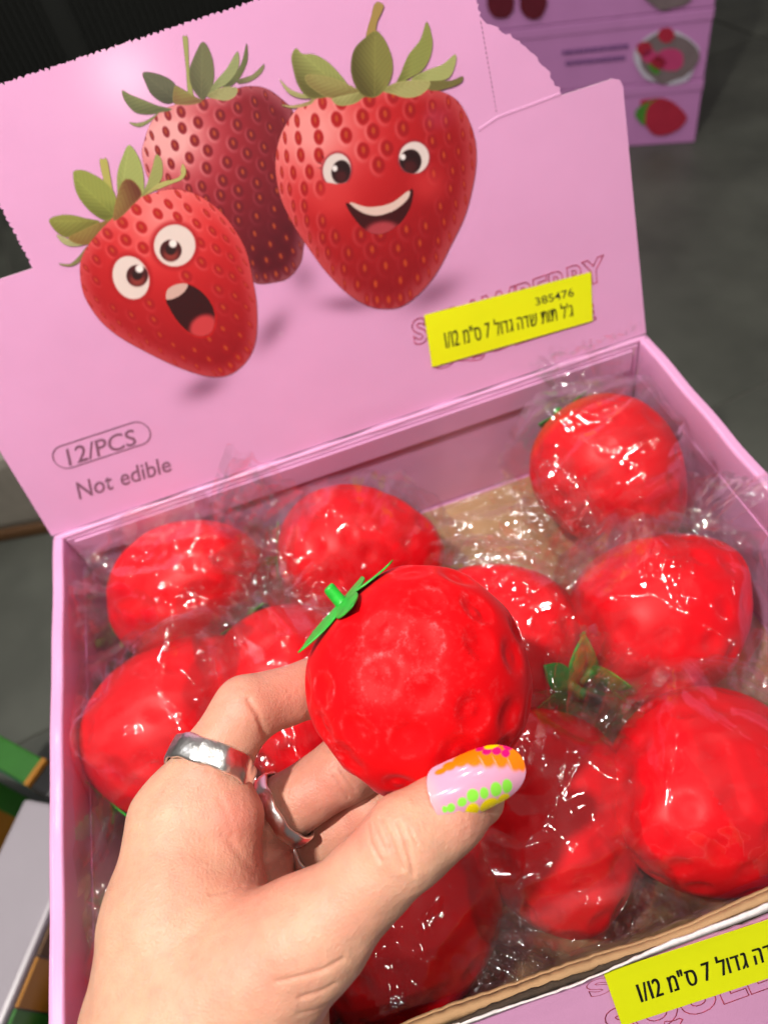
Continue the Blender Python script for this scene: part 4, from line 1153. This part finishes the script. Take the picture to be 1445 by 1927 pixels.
# flesh: soft swellings and skin folds, pressed in along lines on the skin that faces the thumb side
u = pts[:, 0] / pts[:, 2] * FPX + CX; v = pts[:, 1] / pts[:, 2] * FPX + CY
facing = np.clip(-(nr * pts).sum(1) / np.linalg.norm(pts, axis=1) * 3, 0, 1)
def line_dist(poly):
    d = np.full(len(u), 1e9)
    for (ax_, ay_), (bx_, by_) in zip(poly[:-1], poly[1:]):
        ex_, ey_ = bx_ - ax_, by_ - ay_; t = np.clip(((u - ax_) * ex_ + (v - ay_) * ey_) / (ex_ * ex_ + ey_ * ey_), 0, 1)
        taper = 1.0
        d = np.minimum(d, np.hypot(u - ax_ - t * ex_, v - ay_ - t * ey_))
    return d
FOLDS = [  # line, width px, depth m, depth range
    ([(692, 1552), (697, 1585), (716, 1622)], 3.2, .00040, (.0, .19)),
    ([(716, 1540), (731, 1571), (742, 1603), (757, 1636)], 3.4, .00052, (.0, .19)),
    ([(704, 1550), (714, 1578), (727, 1604)], 2.6, .00026, (.0, .19)),
    ([(748, 1548), (767, 1594), (778, 1646)], 3.4, .00050, (.0, .19)),
    ([(733, 1545), (748, 1575)], 2.6, .00022, (.0, .19)),
    ([(770, 1558), (785, 1590)], 2.6, .00022, (.0, .19)),
    ([(732, 1594), (750, 1630)], 2.6, .00026, (.0, .19)),
    ([(468, 1318), (486, 1346), (503, 1392)], 6, .00060, (.0, .23)),
    ([(412, 1500), (432, 1545), (440, 1590)], 8, .00016, (.0, .22)),
    ([(420, 1572), (452, 1606), (480, 1640)], 8, .00020, (.0, .23)),
    ([(395, 1684), (425, 1678), (455, 1668)], 3, .00022, (.0, .21)),
    ([(520, 1848), (575, 1836), (612, 1824), (645, 1806)], 4.2, .00042, (.0, .21)),
    ([(565, 1878), (600, 1868), (630, 1852)], 4.0, .00034, (.0, .21)),
    ([(560, 1908), (598, 1900), (625, 1888)], 3.4, .00022, (.0, .21)),
    ([(628, 1462), (640, 1480), (655, 1500)], 3.4, .00040, (.20, .25)),
    ([(640, 1448), (652, 1466), (668, 1488)], 2.8, .00028, (.20, .25)),
]
disp = np.zeros(len(u))
for ln, wpx, dep, (z0, z1) in FOLDS:
    d = line_dist(ln); k = (pts[:, 2] > z0) & (pts[:, 2] < z1)
    disp -= dep * np.exp(-(d / wpx) ** 2) * facing * k
    disp += dep * 0.12 * np.exp(-((d - wpx * 3.4) / (wpx * 2.6)) ** 2) * facing * k
disp += 0.00022 * smooth_noise(pts, 90, 5) + 0.00035 * smooth_noise(pts, 28, 6)
pts = pts + nr * disp[:, None]
# skin tone: rosier on fingers and pads, paler and warmer at the wrist
def near(cx, cy, r): return np.exp(-(((u - cx) / r) ** 2 + ((v - cy) / r) ** 2))
rosy = np.zeros(len(u))
for cx, cy, r, a in ((450, 1320, 90, .55), (560, 1290, 110, .8), (450, 1540, 75, .85), (520, 1620, 70, .8), (620, 1480, 110, .75), (660, 1550, 70, .7), (840, 1480, 60, .65), (880, 1545, 60, .6), (720, 1600, 60, .25), (470, 1680, 70, .55), (560, 1700, 70, .25), (400, 1480, 60, .5), (500, 1800, 130, .35), (640, 1690, 90, .4), (330, 1650, 90, .3)):
    rosy = np.maximum(rosy, a * near(cx, cy, r))
rosy = np.clip(rosy + 0.10 * smooth_noise(pts, 40, 9), 0, 1)[:, None]
tone = np.array((0.680, 0.388, 0.268)) * (1 - rosy) + np.array((0.66, 0.245, 0.185)) * rosy
crease = np.zeros(len(u))
for ln, wpx, dep, (z0, z1) in FOLDS:
    crease = np.maximum(crease, np.exp(-(line_dist(ln) / (wpx * 0.8)) ** 2) * (pts[:, 2] > z0) * (pts[:, 2] < z1) * min(1, dep / 0.0008))
tone = tone * np.array((0.95, 0.92, 0.90)) * (1 - 0.16 * crease[:, None] * np.array((0.6, 1.0, 1.0)))
# redness/bumps
me = mesh_np('hand', to_world(pts), quads)
at_ = me.color_attributes.new('Col', 'FLOAT_COLOR', 'POINT')
at_.data.foreach_set('color', np.concatenate([tone, np.ones((len(tone), 1))], 1).astype(np.float32).ravel())
hand = thing('hand', 'left hand holding up the unwrapped strawberry, silver rings and painted thumbnail', 'hand', tuple(at(420, 1750, .20)))
child('skin', me, M['skin'], hand)

# thumbnail: long almond plate with painted petals and dots
def nail():
    A = camspace(812, 1511, .1685); B = camspace(988, 1433, .1745)
    ax = unit(B - A); L = np.linalg.norm(B - A)
    out = unit(np.array([-0.10, -0.22, -1.0])); out = unit(out - ax * (out @ ax)); sd = np.cross(ax, out)
    if sd[1] > 0: sd = -sd            # sd points up in the picture
    na, nb = 130, 100
    a, b = np.meshgrid(np.linspace(0, 1, na), np.linspace(-1, 1, nb), indexing='ij'); a = a.ravel(); b = b.ravel()
    # outline: rounded root, widest in the middle, rounded tip
    wr = np.sqrt(np.clip(1 - ((0.20 - a) / 0.20).clip(0) ** 2, 0, 1)); wt = np.sqrt(np.clip(1 - ((a - 0.50) / 0.50).clip(0) ** 2.3, 0, 1))
    hw = 1.02 * wr * wt * (0.94 + 0.06 * np.sin(a * 3))
    th = b * hw * math.radians(62)
    Rn = 0.0076
    arch = 0.0012 * np.sin(a * math.pi) - 0.0010 * a * a
    P = A + ax * (a * L)[:, None] + sd * (np.sin(th) * Rn)[:, None] - out * ((1 - np.cos(th)) * Rn)[:, None] + out * arch[:, None]
    # colour in nail coordinates: x along (0..1), y across (-1 low .. 1 up)
    x = a; y = b * hw
    col = np.tile(lin((226, 160, 190)), (len(x), 1)) * 0.95
    base_fade = sstep(0.16, 0.0, x)[:, None]; col = col * (1 - base_fade * 0.5) + lin((232, 178, 170)) * base_fade * 0.5
    def dot(cx, cy, rx, ry, c, soft=0.10, rot=0.0):
        nonlocal col
        r_ = np.hypot((x - cx) / rx, (y - cy) / ry); m = sstep(1 + soft, 1 - soft, r_)[:, None]
        col = col * (1 - m) + lin(c) * m
    for cx, cy, rx, ry in ((.20, .72, .06, .10), (.30, .78, .07, .16), (.42, .80, .08, .22), (.54, .72, .085, .30), (.66, .60, .09, .36), (.78, .42, .085, .34), (.90, .20, .075, .36), (.96, .05, .05, .3), (.60, .95, .2, .2), (.80, .80, .2, .28), (.93, .55, .08, .3)):
        dot(cx, cy, rx, ry, (255, 122, 8), 0.22)
    for cx, cy in ((.60, .45), (.72, .28), (.85, .08)):
        dot(cx, cy, .006, .22, (250, 160, 130), 0.5)
    for cx, cy, rx, ry in ((.70, .72, .05, .12), (.79, .60, .05, .13), (.86, .42, .045, .12), (.66, .92, .05, .1), (.93, .60, .06, .16), (.88, .80, .05, .12)):
        dot(cx, cy, rx, ry, (240, 12, 110), 0.15)
    dot(.80, .86, .10, .14, (250, 205, 0), 0.15)
    for cx, cy, rx, ry in ((.095, -.30, .025, .10), (.155, -.33, .04, .13), (.27, -.30, .047, .13), (.385, -.26, .060, .19), (.50, -.33, .045, .17), (.625, -.38, .060, .22), (.745, -.44, .055, .22)):
        dot(cx, cy, rx, ry, (140, 226, 70), 0.12)
    for cx, cy, rx, ry in ((.10, -.64, .040, .14), (.20, -.72, .055, .20), (.345, -.72, .075, .27), (.52, -.80, .100, .26), (.68, -.84, .075, .22)):
        dot(cx, cy, rx, ry, (240, 214, 4), 0.12)
    dot(.235, -.95, .03, .09, (90, 190, 180), 0.2)
    n = len(P); F = grid_faces(na, nb)
    P2 = P - out * 0.0009
    rimE = [i * nb for i in range(na)] , [i * nb + nb - 1 for i in range(na)]
    fr = []
    for i in range(na - 1):
        fr.append((rimE[0][i], rimE[0][i + 1], n + rimE[0][i + 1], n + rimE[0][i])); fr.append((rimE[1][i], n + rimE[1][i], n + rimE[1][i + 1], rimE[1][i + 1]))
    for j in range(nb - 1):
        k = (na - 1) * nb + j; fr.append((k, k + 1, n + k + 1, n + k)); fr.append((j, n + j, n + j + 1, j + 1))
    me = mesh_np('thumbnail', to_world(np.concatenate([P, P2])), np.concatenate([F, F[:, ::-1] + n, np.array(fr)]))
    bm = bmesh.new(); bm.from_mesh(me); bmesh.ops.recalc_face_normals(bm, faces=bm.faces[:])
    at2 = None
    bm.to_mesh(me); bm.free()
    # colours by nearest source point (same order is lost after merging)
    co = np.zeros(len(me.vertices) * 3, np.float32); me.vertices.foreach_get('co', co); co = co.reshape(-1, 3)
    src = to_world(np.concatenate([P, P2])).astype(np.float32); cc = np.concatenate([col, col])
    idx = np.arange(len(co))
    at2 = me.color_attributes.new('Col', 'FLOAT_COLOR', 'POINT')
    at2.data.foreach_set('color', np.concatenate([cc[idx], np.ones((len(co), 1))], 1).astype(np.float32).ravel())
    me.shade_smooth()
    return me
M['nail'] = attr_mat('painted_gel_nail', rough=0.16, coat=0.6)
nl = child('thumbnail', nail(), M['nail'], hand)
nl['label'] = 'long almond thumbnail, pink with orange petals and green and yellow dots'

# rings
def ring(p, q, f, r, width, thick, label, seed, squash=1.0, tilt=(0, 0, 0)):
    a, b = camspace(*p[:3]), camspace(*q[:3]); c = a + (b - a) * f
    ax = unit(b - a + np.array(tilt)); e1 = unit(np.cross(ax, [0, 0, 1.0])); e2 = np.cross(ax, e1)
    rg = np.random.default_rng(seed); nu = 72; V = []
    prof = [(-.5, 0), (-.5, .55), (-.42, 1), (0, 1.12), (.42, 1), (.5, .55), (.5, 0), (.4, -.12), (0, -.15), (-.4, -.12)]
    ph = rg.uniform(0, 6.28, 4)
    for i in range(nu):
        t = 2 * math.pi * i / nu
        ham = 0.00022 * math.sin(5 * t + ph[0]) + 0.00014 * math.sin(11 * t + ph[1])
        wob = 0.0004 * math.sin(3 * t + ph[2]) + 0.0002 * math.sin(9 * t + ph[3])
        for w_, h_ in prof:
            rr = r + thick * h_ + (ham if h_ > 0.3 else 0)
            V.append(c + e1 * math.cos(t) * rr + e2 * math.sin(t) * rr * squash + ax * (w_ * width + wob))
    F = []
    m_ = len(prof)
    for i in range(nu):
        for j in range(m_):
            F.append((i * m_ + j, i * m_ + (j + 1) % m_, ((i + 1) % nu) * m_ + (j + 1) % m_, ((i + 1) % nu) * m_ + j))
    me = mesh_np('ring', to_world(np.array(V)), np.array(F)[:, ::-1])
    me.transform(Matrix.Translation(-Vector(to_world(c))))
    o = link('ring', me, M['silver']); o.location = to_world(c)
    bm = bmesh.new(); bm.from_mesh(me); bmesh.ops.recalc_face_normals(bm, faces=bm.faces[:]); bm.to_mesh(me); bm.free(); me.shade_smooth()
    return tag(o, label, 'ring', 'silver rings on the hand')
ring(INDEX[0], INDEX[1], 0.93, .0117, .0072, .0011, 'wide hammered silver ring at the base of the index finger', 1, tilt=(0, 0, .012))
ring(MIDDLE[0], MIDDLE[1], 1.20, .0109, .0046, .0010, 'narrower silver ring on the middle finger', 2, tilt=(0, 0, .004))
ring(RING[0], RING[1], 1.14, .0102, .0030, .0009, 'thin silver ring on the finger next to the middle one, half covered by the thumb', 3)

# ------------------------------------------------------------------ behind: carton stack, ribbed bin, things on the floor
SA = math.atan2(-0.0424, 0.0750)
S_EX = np.array([math.cos(SA), math.sin(SA), 0]); S_N = np.array([math.sin(SA), -math.cos(SA), 0]); S_UP = np.array([0, 0, 1.0])
S_P = on_plane(1306, 269, (0, 0, GROUND_Z), S_UP)
def flat(name, px, mt, parent, h, smooth=True):
    """flat printed shape on the stack's front face"""
    o = S_P + S_N * h
    pts = catmull(px, 5) if smooth else np.array(px, float)
    bm = bmesh.new(); bm.faces.new([bm.verts.new(on_plane(u_, v_, o, S_N)) for u_, v_ in pts][::-1])
    me = bm_mesh(name, bm)
    inv = parent.matrix_world.inverted()
    me.transform(inv)
    return link(name, me, mt, parent)
def disc(cx, cy, rx, ry, n=12, wob=0.0, seed=0):
    rg = np.random.default_rng(seed)
    return [(cx + rx * (1 + wob * rg.normal()) * math.cos(2 * math.pi * i / n), cy + ry * (1 + wob * rg.normal()) * math.sin(2 * math.pi * i / n)) for i in range(n)]
M['p_red'] = plain('printed_red', (0.42, 0.02, 0.05), rough=0.45)
M['p_pink'] = plain('printed_raspberry', (0.52, 0.05, 0.17), rough=0.45)
M['p_dark'] = plain('printed_cherry', (0.12, 0.008, 0.02), rough=0.45)
M['p_grey'] = plain('printed_grey', (0.19, 0.14, 0.15), rough=0.45)
M['p_white'] = plain('printed_pale', (0.60, 0.55, 0.66), rough=0.45)
M['p_green'] = plain('printed_green', (0.07, 0.24, 0.03), rough=0.45)
M['p_violet'] = plain('printed_violet', (0.13, 0.05, 0.20), rough=0.45)
CH = 0.0810
stack = []
for k, nm in enumerate(('at the bottom of the floor stack, printed with one strawberry', 'second from the floor in the stack, printed with berries in a bag', 'third from the floor in the stack, printed with dark cherries', 'on top of the stack standing on the floor')):
    c = carton('lilac carton %s' % nm, tuple(S_P + S_UP * (CH * k + 0.0005) - S_N * 0.0015), SA, (0.30, 0.23, CH - 0.0006), 'cartons stacked on the floor')
    stack.append(c)
bpy.context.view_layer.update()
flat('printed_picture', [(1205, 190), (1222, 186), (1240, 184), (1262, 190), (1282, 206), (1292, 222), (1280, 240), (1258, 252), (1232, 254), (1216, 238), (1208, 214)], M['p_red'], stack[0], 0.0012)
flat('printed_leaf', [(1238, 184), (1222, 196), (1214, 214), (1212, 236), (1200, 226), (1194, 214), (1204, 200)], M['p_green'], stack[0], 0.0016)
flat('printed_picture', disc(1253, 108, 60, 51, 14, .05, 2), M['p_white'], stack[1], 0.0012)
flat('printed_picture', disc(1256, 108, 54, 45, 14, .05, 3), M['p_grey'], stack[1], 0.0016)
for cx, cy, rx, ry, mt in ((1253, 66, 16, 15, 'p_red'), (1212, 92, 15, 14, 'p_red'), (1222, 106, 15, 13, 'p_pink'), (1260, 112, 26, 22, 'p_pink'), (1238, 118, 14, 12, 'p_red')):
    flat('printed_berry', disc(cx, cy, rx, ry, 12, .03, cx), M[mt], stack[1], 0.0020)
flat('printed_leaf', [(1218, 120), (1236, 126), (1240, 140), (1226, 136)], M['p_green'], stack[1], 0.0020)
rg = np.random.default_rng(1)
for row, (x0, y0, x1, y1) in enumerate(((1058, 103, 1186, 90), (1064, 123, 1176, 112))):
    x = 0.0
    while x < 0.97:
        w_ = rg.uniform(0.035, 0.06)
        a_ = np.array((x0, y0)) + (np.array((x1, y1)) - np.array((x0, y0))) * x; b_ = np.array((x0, y0)) + (np.array((x1, y1)) - np.array((x0, y0))) * min(1, x + w_)
        flat('printed_mark', [tuple(a_), tuple(b_), (b_[0], b_[1] - 8), (a_[0], a_[1] - 8)], M['p_violet'], stack[1], 0.0012, False)
        x += w_ + 0.022
for cx in (942, 1003):
    flat('printed_cherry', disc(cx, 2, 27, 34, 12, .03, cx), M['p_dark'], stack[2], 0.0012)
flat('printed_picture', disc(1256, -28, 54, 45, 14, .05, 5), M['p_grey'], stack[2], 0.0012)

# ribbed black bin far behind the lid
bin_ = thing('ribbed_bin', 'black plastic bin with upright ribs behind the raised lid', 'bin', (-0.05, 1.55, GROUND_Z))
link('panel', box_mesh('panel', (-0.62, 0.012, 0.002), (0.56, 0.42, 0.86), 0.012), M['black_plastic'], bin_)
link('panel_rim', box_mesh('panel_rim', (-0.64, -0.012, 0.80), (0.58, 0.44, 0.875), 0.008), M['black_plastic'], bin_)
rib_me = box_mesh('rib', (-0.0028, 0.0, 0.004), (0.0028, 0.0118, 0.798), 0.001, 1); rib_me.materials.append(M['black_plastic'])
for i in range(92):
    if i in (46, 47, 48): continue
    o = link('rib', rib_me, None, bin_); o.location = (-0.60 + i * 0.0125, 0, 0)

# pale things on the floor at the left of the tray
def boxed(name, label, cat, P, e1, l1, l2, z0, z1, mt, bevel=0.0015, group=None):
    """box whose top has corner P, first edge along e1 (length l1), second edge l2 to the side"""
    e1 = unit([e1[0], e1[1], 0]); e2 = np.array([e1[1], -e1[0], 0])
    t = thing(name, label, cat, (P[0], P[1], z0), group); t.rotation_euler = (0, 0, math.atan2(e1[1], e1[0]))
    lo_ = (0, min(0, -l2), 0); hi_ = (l1, max(0, -l2), z1 - z0)
    b = link('body', box_mesh('body', lo_, hi_, bevel), mt, t)
    return t, b
zt = -0.205
P1 = plane_pt(46, 1502, zt); P2 = plane_pt(-70, 1745, zt); P3 = plane_pt(84, 1735, zt)
e1 = unit(P2 - P1); e1p = np.array([e1[1], -e1[0], 0]); wA = abs((P3 - P1) @ e1p)
sgn = 1 if (P3 - P1) @ e1p > 0 else -1
tA, bA = boxed('white_carton', 'white carton with light edge lying on the floor in front of the dark green one', 'box', P1, e1, 0.24, wA * sgn, GROUND_Z + 0.001, zt, M['white_card'], 0.003, 'white cartons beside the tray')
for k in range(9):
    me = box_mesh('spine_stripe', (0.004 + k * 0.026, -0.002, 0.004), (0.029 + k * 0.026, 0.0, 0.090))
    o = link('spine_stripe', me, (M['orange'], M['green_box'], M['brown'])[k % 3], tA); o.location = (0, -wA * sgn - (0.0012 if sgn > 0 else -0.0032), 0)
P4 = P1 + e1p * sgn * (wA + 0.012) - e1 * 0.02
tB, bB = boxed('white_carton', 'white carton next to the display box, partly under its left wall', 'box', P4, e1, 0.30, 0.070 * sgn, GROUND_Z + 0.001, zt - 0.030, M['white_card'], 0.003, 'white cartons beside the tray')
for k in range(9):
    me = box_mesh('spine_stripe', (0.006 + k * 0.031, -0.0012, 0.006), (0.036 + k * 0.031, 0.0012, 0.062))
    o = link('spine_stripe', me, (M['brown'], M['orange'], M['green_box'])[k % 3], tB); o.location = (0, (0.0014 if sgn > 0 else -0.0014), 0)
# orange and green carton behind the white one
P5 = plane_pt(20, 1478, zt - 0.02); P6 = plane_pt(-40, 1590, zt - 0.02)
tC, bC = boxed('small_carton', 'orange carton with green edge, beside the dark green carton', 'box', P5 - e1p * sgn * 0.012, unit(P6 - P5), 0.12, -0.06 * sgn, GROUND_Z + 0.001, zt - 0.018, M['orange'], 0.002)
link('green_edge', box_mesh('green_edge', (-0.0015, min(0, 0.06 * sgn) - .001, 0.002), (0.014, max(0, 0.06 * sgn) + 0.001, 0.0785), 0.001), M['green_box'], tC)
# flat dark green carton whose end shows a dark flap
a3, b3 = plane_pt(-70, 1392, zt + 0.004), plane_pt(62, 1468, zt + 0.004)
dv = unit([b3[0] - a3[0], b3[1] - a3[1], 0]); ln_ = float(np.linalg.norm((b3 - a3)[:2]))
gt = thing('green_carton', 'narrow dark green carton with dark end flap, beyond the white carton', 'box', (a3[0], a3[1], GROUND_Z + 0.001)); gt.rotation_euler = (0, 0, math.atan2(dv[1], dv[0]))
hz = zt + 0.004 - GROUND_Z
link('body', box_mesh('body', (0, -0.004, 0), (ln_, 0.014, hz), 0.0015), M['green_box'], gt)
link('side_band', box_mesh('side_band', (0.001, -0.0052, hz * 0.55), (ln_ - 0.004, -0.0042, hz - 0.003)), M['green_tube'], gt)
link('end_flap', box_mesh('end_flap', (ln_ + 0.0006, -0.005, hz * 0.3), (ln_ + 0.018, 0.015, hz - 0.002), 0.002), M['black'], gt)
link('end_edge', box_mesh('end_edge', (ln_ - 0.0035, -0.0046, hz * 0.3), (ln_ + 0.0004, 0.0146, hz + 0.0006)), M['orange'], gt)
# beige carton with a pale blue flap, behind the left wall
PB = plane_pt(60, 1008, GROUND_Z)
tD = thing('beige_carton', 'beige carton with pale blue strip and brown base, on the floor behind the tray', 'box', (PB[0], PB[1], GROUND_Z + 0.001)); tD.rotation_euler = (0, 0, math.radians(-12))
link('body', box_mesh('body', (-0.26, 0, 0.012), (0.04, 0.16, 0.11), 0.012), M['beige'], tD)
link('base', box_mesh('base', (-0.255, -0.003, 0), (0.043, 0.163, 0.014), 0.004), M['brown'], tD)
link('strip', box_mesh('strip', (-0.062, -0.0015, 0.040), (-0.028, 0.1615, 0.1115), 0.001), M['pale_blue'], tD)
